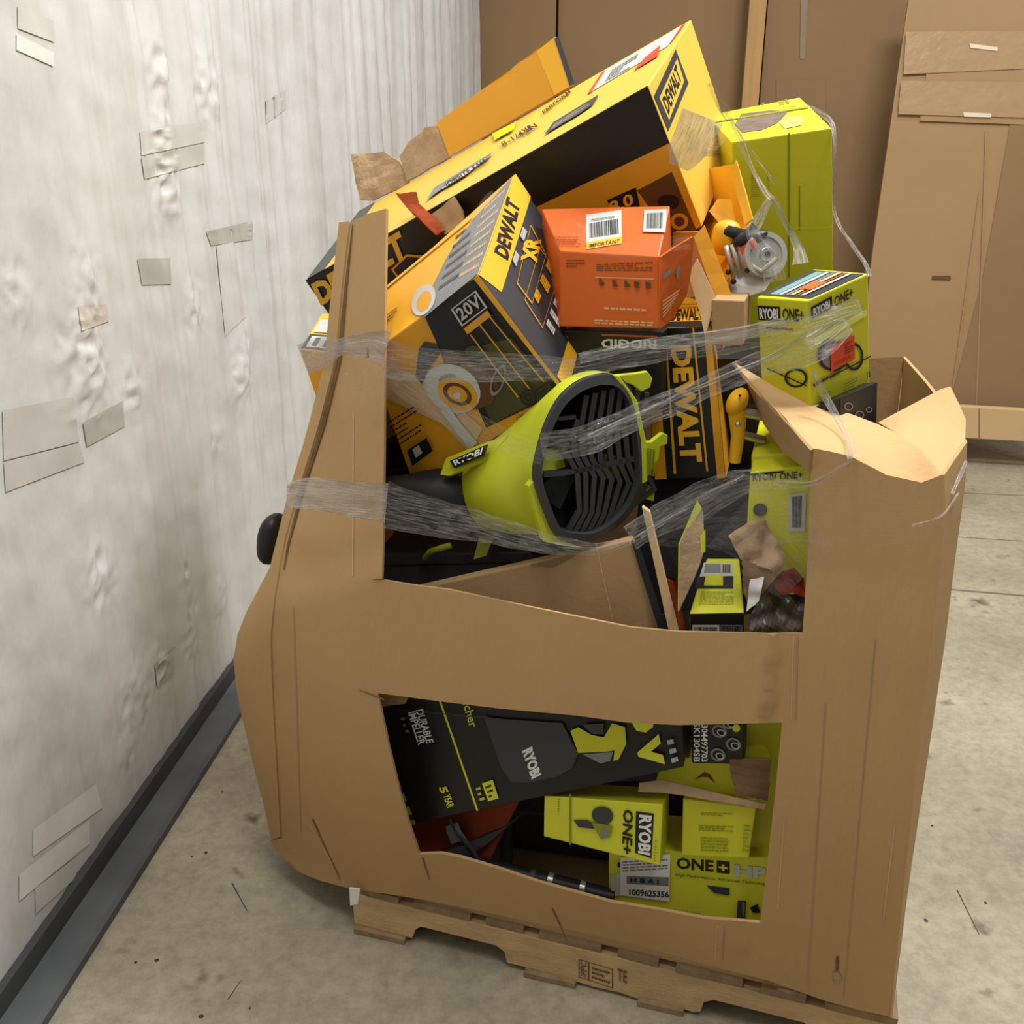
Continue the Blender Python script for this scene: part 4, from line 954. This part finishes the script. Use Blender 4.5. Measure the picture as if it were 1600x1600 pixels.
# lime tabs and edge strip on the right of the grille
def tab(pts, off, t=.012): return prism('clip', [gp(*p, off) for p in pts], -gn * t, PL_LIME, bl, bv=.002)
tab([(952, 587), (995, 583), (1012, 580), (1020, 592), (1016, 606), (1003, 612), (990, 602), (970, 596)], -.004)
tab([(1006, 690), (1018, 690), (1036, 676), (1044, 680), (1043, 694), (1032, 698), (1030, 716), (1008, 752)], -.006)
tab([(1010, 758), (1024, 762), (1022, 784), (1008, 780)], -.02)
prism('edge_strip', [gp(*p, .002) for p in ((955, 584), (968, 588), (996, 626), (1010, 690), (1012, 752), (1004, 756), (1002, 690), (988, 632), (966, 596))], -gn * .03, PL_LIME, bl, bv=.0015)
for k in range(3): prism('rib', [gp(u + 5 * k, v + k, .003) for u, v in ((1012, 700), (1014, 700), (1012, 742), (1011, 742))], -gn * .004, LIME_D, bl)
prism('edge_strip', [gp(*p, -.012) for p in ((826, 760), (836, 748), (858, 822), (872, 842), (900, 852), (880, 853), (850, 846))], -gn * .02, PL_LIME, bl, bv=.0015)
# brand plate on the housing, drawn on the skin of the housing
hp = [at(704, 721, .17), at(763, 695, .12), at(757, 712, .11), at(711, 732, .16)]
pr_ = prism('brand_plate', hp, (UP * .5 - DM).normalized() * .006, BLK, bl)
bl['_mid'] = tuple(at(730, 760, .35)); bl['_edge'] = 0
up_ = (UP * .5 - DM).normalized() * .0065
ff = Face(bl, hp[0] + up_, hp[1] + up_, hp[2] + up_, hp[3] + up_)
V_, F_ = text_shape('RYOBI', .03); obj('lettering', [ff.at(.08 + .84 * a, .85 - .7 * b, .001) for a, b in V_], F_, WHT, bl)
sheet('brand_ledge', [at(691, 742, .18), at(700, 716, .19), at(766, 690, .14), at(796, 680, .12), at(766, 716, .12), at(704, 744, .17)], PL_LIME, bl, .008)

# ------------------------------------------------------------------ things seen inside the upper opening
C1 = Box('brown_carton', 'plain brown carton with slanting top edge inside the upper opening', 'carton',
         block((610, 930, .11), (985, 845, .09), (1036, 994, .07), (625, 968, .10), .03, .0), {'all': KRAFT_IN})
f = C1.face('front'); f.line((932, 850), (958, 972), 1.5, KRAFT_PALE); f.quad('tape_strip', [(828, 882), (910, 862), (862, 886), (838, 884)], KRAFT_OLD)
for k, (q, m, lb_, t) in enumerate((
        ([(986, 846, .085), (998, 849, .085), (1046, 1000, .05), (1034, 1000, .05)], PL_BLK, 'thin black plastic strip leaning beside the brown carton', .006),
        ([(1003, 792, .10), (1014, 800, .10), (1062, 1000, .05), (1048, 1000, .05)], KRAFT_PALE, 'narrow pale cardboard edge strip leaning beside the brown carton', .012),
        ([(1030, 900, .11), (1052, 910, .11), (1075, 1010, .08), (1056, 1010, .08)], ORG_D, 'rust-orange sliver of a box inside the upper opening', .02),
        ([(1024, 850, .13), (1040, 846, .13), (1064, 905, .11), (1036, 900, .12)], PL_BLK, 'black plastic piece above the rust-orange sliver', .02))):
    o = prism('cardboard_strip' if m in (KRAFT_PALE, ORG_D) else 'plastic_strip', [at(*p) for p in q], DM * t, m); tag(o, lb_, 'strip')
o = sheet('torn_lime_flap', [at(1062, 850, .06), at(1090, 783, .09), at(1098, 800, .09), at(1101, 858, .07), at(1084, 905, .05), at(1060, 955, .04)], TORN, None, .006, n=10, crumple=.003)
tag(o, 'torn flap with lime edges standing upright in the opening', 'cardboard scrap')
prism('lime_edge', [at(1060, 850, .058), at(1089, 782, .088), at(1096, 795, .088), at(1082, 822, .076), at(1064, 858, .058), at(1062, 940, .036), at(1059, 956, .036)], DM * .003, LIME_L, o)
prism('lime_edge', [at(1094, 838, .068), at(1102, 828, .07), at(1102, 862, .066), at(1096, 866, .064)], DM * .003, LIME_L, o)
B1 = Box('lime_barcode_box', 'small lime and black box with barcodes at the bottom of the opening', 'tool box',
         {'--+': (1077, 959, .05), '+-+': (1163, 957, .05), '+--': (1165, 1060, .05), '---': (1079, 1060, .05), '-++': (1104, 872, .17), '+++': (1155, 872, .17), '++-': (1158, 960, .19), '-+-': (1106, 960, .19)}, {'all': LIME_L, 'front': BLK})
f = B1.face('top'); f.quad('printed_panel', [(1100, 880), (1145, 880), (1145, 919), (1088, 919)], LTG); f.quad('printed_panel', [(1102, 882), (1126, 882), (1126, 896), (1100, 896)], MIDG); f.quad('printed_panel', [(1090, 902), (1146, 901), (1146, 920), (1086, 920)], BLK); f.quad('printed_panel', [(1103, 900), (1130, 900), (1130, 916), (1100, 916)], LIME)
f.rows([(1096, 924), (1146, 924), (1146, 946), (1092, 946)], 6, LIME_D, 5, .3); f.barcode([(1128, 883), (1142, 883), (1142, 896), (1128, 896)], BLK, 4, 10)
f = B1.face('front'); f.quad('barcode_label', [(1082, 976), (1124, 976), (1124, 1010), (1082, 1010)], LTG); f.barcode([(1085, 979), (1122, 979), (1122, 1008), (1085, 1008)], BLK, 5); f.quad('barcode_label', [(1126, 976), (1160, 976), (1160, 1010), (1126, 1010)], MIDG); f.barcode([(1127, 977), (1159, 977), (1159, 1008), (1127, 1008)], BLK, 9)
Wb = Box('lime_tool_box', 'lime box in shadow with a barcode label, behind the right corner of the opening', 'tool box',
         block((1172, 738, .14), (1300, 722, .12), (1300, 930, .10), (1160, 930, .12), .25, .02), {'all': LIME, 'front': LIME})
f = Wb.face('front'); f.text('RYOBI', (1176, 752), (1212, 749), (1176, 742), GRYP, .02); f.text('ONE+', (1218, 750), (1254, 747), (1218, 739), GRYP, .02); f.quad('barcode_label', [(1232, 772), (1260, 769), (1258, 830), (1232, 830)], LTG); f.barcode([(1238, 776), (1254, 774), (1252, 824), (1238, 824)], GRYP, 6, 14); f.ell('product_picture', 1188, 796, 11, 10, GRYP); f.quad('printed_strip', [(1172, 712 + 28), (1225, 735), (1225, 738), (1172, 743)], BLK)
Wc = Box('lime_tool_box', 'narrow lime box top showing under the folded brown flap', 'tool box', block((1174, 712, .20), (1270, 705, .19), (1270, 760, .19), (1174, 760, .20), .18, .03), {'all': LIME})
# crumpled paper
o = sheet('crumpled_paper', [at(1136, 842, .08), at(1165, 822, .10), at(1196, 812, .12), at(1222, 852, .09), at(1229, 868, .08), at(1216, 898, .06), at(1178, 884, .05), at(1156, 874, .06)], TORN, None, .003, n=26, crumple=.03, seed=4)
tag(o, 'crumpled sheet of torn brown paper in the right of the opening', 'paper')
o = sheet('torn_cardboard_piece', [at(1160, 874, .05), at(1216, 896, .055), at(1190, 930, .05), at(1170, 952, .045), at(1162, 920, .05)], mat('torn_brown_dark', (140, 112, 82), .9, .2, 20), None, .005, n=12, crumple=.008, seed=9)
tag(o, 'folded piece of torn cardboard under the crumpled paper', 'cardboard scrap')
o = sheet('torn_paper_edge', [at(1172, 905, .04), at(1194, 902, .045), at(1186, 940, .035), at(1166, 956, .035)], PAPER_W, None, .003, n=16, crumple=.02, seed=14)
tag(o, 'frayed white torn paper edge beside the lime barcode box', 'paper')
o = sheet('bagged_part', [at(1168, 960, .07), at(1195, 915, .10), at(1228, 905, .11), at(1262, 880, .12), at(1268, 1010, .08), at(1168, 1010, .06)], mat('grey_plastic_bag', (104, 96, 84), .3, .2, 12, spec=.6), None, .003, n=26, crumple=.03, seed=6)
tag(o, 'grey plastic-bagged part in the lower right corner of the opening', 'bag')
o = sheet('red_printed_scrap', [at(1206, 910, .075), at(1222, 892, .08), at(1240, 886, .085), at(1256, 905, .08), at(1260, 935, .075), at(1238, 926, .07), at(1220, 930, .07)], mat('dark_red_print', (150, 52, 36), .5, .3, 14), None, .003, n=16, crumple=.02, seed=16)
tag(o, 'dark red printed scrap beside the crumpled paper', 'paper')
# dark case under the blower, then black filler boxes added to keep gaps dark
G1 = Box('tool_case', 'dark grey tool case lying under the blower at the left of the opening', 'tool case', block((585, 868, .20), (830, 862, .22), (860, 930, .22), (585, 935, .20), .30, .05), {'all': PL_GRY})
f = G1.face('front'); f.rect('lid_groove', .0, .22, 1, .26, PL_BLK)
G2 = Box('tool_case', 'added black filler case deep in the heap below the upright lettered box', 'tool case', block((1000, 745, .36), (1175, 742, .34), (1180, 960, .22), (985, 960, .24), .30), {'all': PL_BLK}); G2.face('front').rect('lid_groove', .05, .3, .95, .34, PL_GRY)
G3 = Box('tool_case', 'added black filler case hidden behind the tail of the blower', 'tool case', block((560, 700, .56), (900, 640, .58), (900, 800, .57), (560, 830, .56), .25), {'all': PL_BLK}); G3.face('front').rect('lid_groove', .05, .3, .95, .34, PL_GRY)
G4 = Box('tool_case', 'added black filler case closing the gap behind the silver chuck', 'tool case', block((1120, 560, .44), (1290, 560, .42), (1290, 730, .42), (1120, 735, .44), .25), {'all': PL_BLK}); G4.face('front').rect('lid_groove', .05, .4, .95, .44, PL_GRY)
cb = empty('tool_strap', at(690, 870, .19)); tag(cb, 'olive green handle loop lying on the dark grey tool case', 'strap')
tube('loop', [at(664, 872, .19), at(672, 862, .18), at(690, 856, .175), at(705, 852, .18)], .007, LIME_D, cb, seg=8); prism('tab', [at(740, 874, .17), at(748, 842, .18), at(768, 846, .18), at(760, 868, .17)], DM * .008, LIME_D, cb)
# black item poking out of the bin's left side
hd = ellipsoid('tool_grip', at(426, 842, .36), DA * .032, DM * .05, UP * .068 + DA * .012, PL_BLK, power=.85)
tag(hd, 'black rounded tool grip poking out of the left side of the bin', 'tool grip')

# ------------------------------------------------------------------ things seen inside the lower opening
VB = Box('black_vacuum_box', 'large black box with lime lettering and a bag picture in the lower opening', 'tool box',
         block((574, 1087, .06), (1064, 1012, .03), (1068, 1199, .0), (636, 1290, .03), .17, .0), {'all': BLK, 'left': LIME})
f = VB.face('front')
f.line((688, 1094), (746, 1267), 3, LIME_L)
f.text('IMPELLER', (638, 1113), (654, 1164), (650, 1110), WHT, .02); f.text('DURABLE', (650, 1109), (667, 1161), (662, 1107), WHT, .02); f.rows([(626, 1118), (632, 1117), (642, 1146), (636, 1147)], 3, MIDG, 3)
f.text('cher', (725, 1103), (735, 1137), (738, 1099), LIME_L, .01); f.text('mul', (716, 1062), (724, 1100), (730, 1060), LIME_L, .01)
f.text('5', (686, 1230), (690, 1240), (698, 1227), LIME_L, .04); f.text('YEAR', (693, 1242), (700, 1262), (704, 1239), LIME_L, .03)
f.quad('printed_panel', [(754, 1223), (771, 1217), (780, 1246), (764, 1251)], LIME_L); f.rows([(758, 1226), (768, 1222), (775, 1244), (766, 1247)], 3, BLK, 4); f.rows([(744, 1228), (752, 1225), (760, 1250), (752, 1252)], 3, LIME_L, 6)
f.poly('product_picture', [(758, 1118), (790, 1122), (880, 1128), (905, 1176), (895, 1198), (870, 1212), (825, 1221), (800, 1220), (784, 1196)], GRYP)
f.text('RYOBI', (817, 1172), (832, 1216), (833, 1164), WHT, .05)
f.poly('product_picture', [(893, 1140), (905, 1134), (925, 1146), (945, 1150), (958, 1128), (978, 1134), (980, 1160), (968, 1184), (960, 1186), (962, 1170), (950, 1172), (905, 1174)], LIME)
f.poly('product_picture', [(912, 1176), (960, 1172), (955, 1186), (940, 1190)], MIDG); f.poly('product_picture', [(912, 1130), (945, 1128), (944, 1145), (926, 1144)], GRYP)
f.text('V', (993, 1152), (1004, 1199), (1031, 1144), LIME_L, .07); f.text('0', (981, 1098), (992, 1146), (1019, 1090), LIME_L, .07)
f.rows([(1043, 1150), (1053, 1148), (1063, 1188), (1053, 1192)], 3, LTG, 7, .5)
f.line((604, 1103), (760, 1118), 1.2, GRYP)
f.poly('printed_edge', [(588, 1180), (612, 1180), (652, 1285), (634, 1290)], LIME_D); f.poly('printed_edge', [(604, 1205), (616, 1204), (626, 1232), (616, 1234)], LTG)
f.rows([(592, 1182), (612, 1180), (652, 1284), (636, 1288)], 5, BLK, 5, .4)
o = sheet('cardboard_corner', [at(585, 1078, .02), at(640, 1086, .02), at(634, 1098, .025), at(592, 1104, .025)], KRAFT_IN, None, .005, n=4); tag(o, 'little brown cardboard corner at the top left of the lower opening', 'cardboard scrap')
OB = Box('orange_carton', 'rust orange carton corner under the large black box', 'carton', block((640, 1285, .09), (815, 1245, .09), (765, 1345, .07), (670, 1360, .07), .10), {'all': ORG_D})
st = tube('rubber_strap', [at(703, 1278, .06), at(716, 1302, .055), at(735, 1322, .055), at(748, 1345, .06)], .006, PL_GRY, seg=8); tag(st, 'dark strap hanging over the rust orange carton', 'strap')
pl = sheet('plastic_bag_scrap', [at(698, 1290, .06), at(716, 1284, .055), at(728, 1312, .05), at(704, 1320, .055)], MIDG, None, .002, n=8, crumple=.008, seed=2); tag(pl, 'grey plastic scrap on the rust orange carton', 'scrap')
bs = prism('plastic_offcut', [at(690, 1335, .05), at(800, 1288, .08), at(830, 1262, .085), at(760, 1320, .06), at(715, 1350, .05)], DM * .01, PL_GRY); tag(bs, 'slanting dark plastic piece between orange carton and black tube', 'plastic piece')
rod = empty('extension_tube', at(860, 1378, .05)); tag(rod, 'black extension tube with two silver rings along the lower opening', 'tube')
tube('pipe', [at(690, 1338, .07), at(800, 1362, .055), at(960, 1402, .05)], .017, PL_BLK, rod, seg=14)
for u, v in ((833, 1371), (861, 1376), (911, 1388)): tube('ring', [at(u - 4, v - 1, .052), at(u + 4, v + 1, .052)], .0178, METAL if u > 840 else PL_GRY, rod, seg=14)
up = tube('tool_shaft', [at(797, 1268, .12), at(792, 1315, .10), at(790, 1368, .08)], [.010, .014, .016], PL_BLK, seg=10); tag(up, 'upright black tool shaft behind the silver-ringed tube', 'shaft')
G5 = Box('tool_case', 'black tool case at the back of the lower opening', 'tool case', block((700, 1230, .25), (1220, 1215, .25), (1220, 1385, .25), (700, 1310, .25), .40), {'all': PL_BLK}); G5.face('front').rect('lid_groove', .05, .4, .95, .44, PL_GRY)
RB = Box('lime_sander_box', 'lime box printed RYOBI ONE+ sideways with a small sander picture', 'tool box',
         {'--+': (850, 1243, .02), '+-+': (1036, 1257, -.005), '+--': (1031, 1353, -.005), '---': (849, 1307, .02), '-++': (885, 1222, .12), '+++': (1046, 1232, .11), '++-': (1044, 1318, .11), '-+-': (885, 1288, .12)}, {'all': LIME, 'front': LIME_L})
f = RB.face('front')
f.quad('logo_panel', [(994, 1267), (1022, 1271), (1018, 1341), (992, 1332)], BLK); f.text('RYOBI', (999, 1272), (997, 1332), (1019, 1274), WHT, .04); f.text('ONE+', (974, 1263), (972, 1331), (990, 1266), BLK, .03)
f.quad('panel_seam', [(890, 1240), (893, 1240), (893, 1320), (890, 1318)], LIME_D); f.rows([(872, 1246), (875, 1246), (875, 1268), (872, 1268)], 6, LIME_D)
f.ell('product_picture', 942, 1273, 17, 14, GRYP, rot=15); f.poly('product_picture', [(897, 1280), (918, 1280), (926, 1284), (930, 1294), (905, 1291)], GRYP); f.poly('product_picture', [(925, 1283), (945, 1286), (958, 1290), (954, 1306), (940, 1310), (934, 1300)], LIME_D); f.ell('product_picture', 945, 1300, 6, 8, MIDG)
f.rows([(1024, 1310), (1028, 1310), (1026, 1345), (1022, 1345)], 8, LIME_D)
TB = Box('lime_text_box', 'lime box with blocks of small print at the right of the lower opening', 'tool box', block((1067, 1248, .035), (1182, 1262, .035), (1170, 1342, .03), (1065, 1337, .03), .10), {'all': LIME})
f = TB.face('front'); f.rows([(1095, 1268), (1145, 1270), (1145, 1276), (1095, 1274)], 2, LIME_D, 3); f.rows([(1092, 1288), (1146, 1290), (1146, 1300), (1092, 1298)], 3, LIME_D, 5); f.rows([(1095, 1306), (1138, 1308), (1138, 1332), (1095, 1330)], 5, LIME_D, 7, .4); f.rows([(1162, 1286), (1174, 1288), (1172, 1332), (1160, 1330)], 7, LIME_D, 9, .3)
TC = Box('lime_tool_box', 'plain lime box squeezed against the right edge of the lower opening', 'tool box', block((1160, 1120, .10), (1240, 1122, .10), (1240, 1345, .09), (1160, 1340, .09), .1), {'all': LIME}); TC.face('front').poly('printed_panel', [(1165, 1165), (1195, 1163), (1206, 1184), (1166, 1182)], LIME_L)
HP = Box('lime_tool_box', 'wide lime box printed ONE+ HP with pasted labels along the bottom of the lower opening', 'tool box', block((951, 1322, .06), (1240, 1344, .06), (1235, 1480, .05), (951, 1450, .05), .12), {'all': LIME, 'front': LIME_L})
f = HP.face('front')
f.text('ONE', (1057, 1357), (1115, 1362), (1057, 1339), BLK, .03); f.quad('logo_panel', [(1120, 1344), (1140, 1346), (1140, 1365), (1120, 1363)], BLK); f.text('+', (1123, 1359), (1137, 1361), (1123, 1349), LIME_L, .04); f.text('HP', (1148, 1368), (1198, 1373), (1148, 1350), LTG, .05)
f.text('High Performance. Advanced Technology', (1056, 1369), (1200, 1384), (1056, 1363), GRYP, .0)
f.poly('product_picture', [(1104, 1382), (1140, 1386), (1140, 1398), (1116, 1394)], GRYP); f.quad('product_picture', [(1153, 1405), (1166, 1406), (1163, 1450), (1150, 1448)], GRYP); f.quad('product_picture', [(1160, 1408), (1164, 1408), (1163, 1428), (1160, 1428)], MIDG); f.poly('product_picture', [(1172, 1416), (1184, 1410), (1188, 1424), (1176, 1424)], BLK)
f.text('Cordless compact tool kit includes battery', (963, 1412), (1096, 1428), (963, 1407), LIME_D, .01)
f.poly('paper_label', [(956, 1366), (972, 1362), (972, 1397), (955, 1398)], LTG); f.quad('paper_label', [(970, 1338), (1048, 1332), (1046, 1406), (970, 1396)], PAPER_W); f.quad('paper_label', [(980, 1366), (1046, 1368), (1045, 1382), (980, 1378)], MIDG); f.text('1009625356', (984, 1396), (1046, 1400), (984, 1386), GRYP, .03); f.rows([(974, 1342), (1044, 1338), (1044, 1356), (974, 1360)], 4, MIDG, 3); f.text('H B A I', (986, 1375), (1030, 1378), (986, 1368), BLK, .02)
f.quad('paper_label', [(966, 1344), (970, 1344), (970, 1352), (966, 1352)], BLK)
WBx = Box('wheel_kit_box', 'small black box with white lettering and wheel pictures in the lower opening', 'tool box', block((1081, 1095, .05), (1165, 1098, .05), (1162, 1195, .04), (1080, 1193, .04), .2), {'all': BLK, 'left': LIME})
f = WBx.face('front'); f.text('07304497703', (1096, 1118), (1096, 1190), (1106, 1118), WHT, .02); f.text('PSK1304SB', (1084, 1122), (1084, 1190), (1094, 1122), WHT, .02)
for u, v in ((1124, 1142), (1146, 1162), (1122, 1178), (1140, 1128)): f.ell('product_picture', u, v, 12, 10, MIDG, hole=.7, rot=20); f.ell('product_picture', u + 3, v + 2, 7, 5, LTG, hole=.7, rot=20)
f.ell('product_picture', 1151, 1136, 6, 6, LIME)
LB = Box('lime_tool_box', 'lime box with a leaf shape above the torn cardboard strip', 'tool box', block((1035, 1180, .075), (1160, 1192, .075), (1150, 1246, .07), (1020, 1240, .07), .2), {'all': LIME}); fb = LB.face('front'); fb.poly('printed_mark', [(1085, 1218), (1100, 1206), (1110, 1210), (1118, 1224), (1106, 1214), (1096, 1214)], ORG_D)
tc = sheet('ribbed_cardboard_scrap', [at(1140, 1186, .04), at(1205, 1186, .04), at(1200, 1250, .035), at(1150, 1240, .035), at(1142, 1210, .04)], mat('ribbed_cardboard', (132, 104, 74), .9, .2, 8, .5, 60, stretch=(1, 1, 8)), None, .006, n=10, crumple=.002); tag(tc, 'torn ribbed cardboard panel right of the wheel kit box', 'cardboard scrap')
tp = sheet('torn_cardboard_strip', [at(1000, 1222, .035), at(1035, 1218, .04), at(1140, 1244, .03), at(1196, 1256, .022), at(1194, 1264, .02), at(1120, 1252, .022), at(1038, 1238, .03), at(998, 1236, .03)], TORN, None, .006, n=16, crumple=.004, seed=7); tag(tp, 'long torn strip of cardboard across the lower opening', 'cardboard scrap')

# ------------------------------------------------------------------ stretch film round the heap
wrap = empty('stretch_wrap', P0 - DA * .6 + UP * 1.1); tag(wrap, 'clear stretch film bands pulled across the bin and its heap of boxes', 'stretch film')
def film(pts, m=None, seed=1, cross=9, rough=.006, n=48, name='film_band'):
    """pts: (u, v, b, width in photo units)"""
    m = m or FILM
    P_ = [Vector((p[0], p[1])) for p in pts]; Ls = [0]
    for i in range(len(P_) - 1): Ls.append(Ls[-1] + (P_[i + 1] - P_[i]).length)
    def cat(i, f, k):
        g_ = lambda j: pts[min(max(j, 0), len(pts) - 1)][k]; a, b, c, d = g_(i - 1), g_(i), g_(i + 1), g_(i + 2)
        return .5 * (2 * b + (c - a) * f + (2 * a - 5 * b + 4 * c - d) * f * f + (-a + 3 * b - 3 * c + d) * f ** 3)
    V, Fc, UVs = [], [], []
    for k in range(n + 1):
        s_ = Ls[-1] * k / n; i = max(j for j in range(len(P_) - 1) if Ls[j] <= s_ + 1e-6); f = (s_ - Ls[i]) / (Ls[i + 1] - Ls[i])
        u, v, b = cat(i, f, 0), cat(i, f, 1), cat(i, f, 2); w_ = pts[i][3] * (1 - f) + pts[i + 1][3] * f
        d = (P_[i + 1] - P_[i]).normalized(); nn = Vector((-d.y, d.x))
        for c in range(cross):
            t = c / (cross - 1) - .5
            wob = 1 + .25 * noise.noise(Vector((s_ * .02, seed, t)))
            off = rough * noise.noise(Vector((s_ * .012, t * 7 + seed * 3, seed))) + rough * .8 * noise.noise(Vector((s_ * .05, t * 12, seed * 2)))
            V.append(at(u + nn.x * t * w_ * wob, v + nn.y * t * w_ * wob, b + off)); UVs.append((s_ / 150, t * w_ / 40 + seed))
    for k in range(n):
        for c in range(cross - 1): q = k * cross + c; Fc.append((q, q + 1, q + cross + 1, q + cross))
    o = obj(name, V, Fc, m, wrap, smooth=True)
    ul = o.data.uv_layers.new(name='UVMap')
    for lp in o.data.loops: ul.data[lp.index].uv = UVs[lp.vertex_index]
    return o
film([(473, 562, .20, 46), (508, 548, .12, 44), (533, 540, .03, 26), (575, 536, .035, 40), (604, 545, .04, 60)], FILM_W, 1)
film([(540, 565, .03, 40), (575, 590, .04, 60), (604, 622, .05, 70)], FILM_THIN, 2)
film([(600, 560, .04, 60), (700, 570, .05, 50), (820, 576, .04, 40), (900, 574, .04, 36), (985, 556, .06, 34), (1060, 545, .10, 36), (1150, 530, .14, 44), (1240, 512, .15, 40), (1345, 478, .27, 28)], FILM, 3)
film([(905, 560, .04, 16), (1000, 540, .06, 18), (1100, 530, .10, 22), (1230, 505, .15, 18)], FILM_STRAND2, 13)
film([(600, 580, .05, 40), (680, 628, .05, 46), (740, 668, .04, 50), (800, 694, .02, 40), (850, 712, .0, 30)], FILM_THIN, 4)
film([(846, 700, -.03, 40), (912, 688, -.03, 48), (1000, 650, .04, 40), (1090, 612, .10, 36), (1180, 572, .14, 40), (1270, 545, .15, 50), (1325, 505, .25, 30)], FILM, 5)
film([(905, 690, -.035, 8), (1000, 646, .035, 9), (1090, 606, .095, 8), (1200, 560, .14, 8), (1262, 520, .14, 6)], FILM_STRAND2, 6)
film([(448, 770, .02, 34), (480, 772, -.01, 48), (540, 780, -.02, 56), (604, 786, -.01, 60)], FILM_W, 7)
film([(600, 790, .0, 70), (680, 806, .02, 60), (760, 826, .02, 46), (860, 850, -.03, 30), (930, 858, -.04, 20), (990, 842, -.02, 14)], FILM, 8)
film([(985, 842, -.02, 40), (1040, 810, .0, 46), (1100, 780, .01, 60), (1165, 752, .01, 40), (1215, 757, .0, 22), (1265, 756, -.035, 12), (1300, 738, -.04, 8), (1330, 716, -.03, 8)], FILM, 9)
film([(1000, 838, -.02, 8), (1060, 800, .0, 10), (1130, 760, .005, 9), (1164, 742, .01, 6)], FILM_STRAND2, 10)
film([(1010, 826, -.01, 60), (1100, 812, .0, 90), (1190, 800, .0, 100), (1266, 796, -.02, 110)], FILM_THIN, 11)
film([(1150, 800, .0, 130), (1210, 850, .01, 120), (1258, 900, .0, 120)], FILM_THIN, 12)
film([(1332, 716, -.03, 20), (1326, 690, .06, 14), (1312, 660, .12, 10), (1290, 620, .16, 12), (1270, 580, .165, 10)], FILM_STRAND2, 14)
film([(1268, 800, -.045, 90), (1350, 800, -.04, 110), (1440, 800, -.03, 110), (1468, 790, -.02, 100)], FILM_VTHIN, 15)
film([(1425, 822, -.035, 3), (1470, 806, -.03, 4), (1498, 770, .10, 4)], FILM_STRAND2, 16)
film([(1488, 772, .06, 5), (1500, 744, .10, 8), (1510, 720, .14, 5)], FILM_STRAND2, 17)
film([(1108, 130, .44, 10), (1130, 170, .52, 16), (1148, 200, .55, 14), (1175, 262, .55, 5), (1196, 300, .5, 10), (1206, 312, .46, 12)], FILM_STRAND2, 18)
film([(1142, 186, .55, 4), (1166, 225, .57, 4), (1212, 288, .57, 3)], FILM_STRAND2, 19)
film([(1206, 308, .46, 12), (1226, 345, .46, 8), (1246, 385, .45, 14), (1250, 412, .40, 26)], FILM_STRAND2, 20)
film([(1204, 312, .46, 10), (1184, 345, .43, 18), (1178, 365, .38, 26), (1200, 400, .36, 40), (1210, 440, .34, 36)], FILM, 21)
film([(1095, 180, .42, 70), (1075, 230, .42, 60), (1062, 262, .43, 30)], FILM_W, 22)
film([(1232, 162, .85, 8), (1270, 172, .86, 12), (1298, 190, .68, 8), (1304, 230, .62, 5), (1304, 330, .63, 5), (1330, 380, .5, 6), (1352, 412, .34, 7), (1358, 432, .30, 8)], FILM_STRAND2, 23)
film([(1056, 250, .44, 50), (1090, 220, .44, 60), (1120, 195, .5, 50)], FILM_THIN, 24)
film([(690, 470, .12, 40), (740, 400, .22, 70), (790, 310, .38, 50)], FILM_THIN, 25)
film([(880, 350, .20, 30), (960, 392, .19, 26), (1045, 385, .20, 30), (1078, 380, .24, 20)], FILM_THIN, 26)

for o in bpy.data.objects:
    for k in ('_o', '_mid', '_edge'):
        if k in o: del o[k]
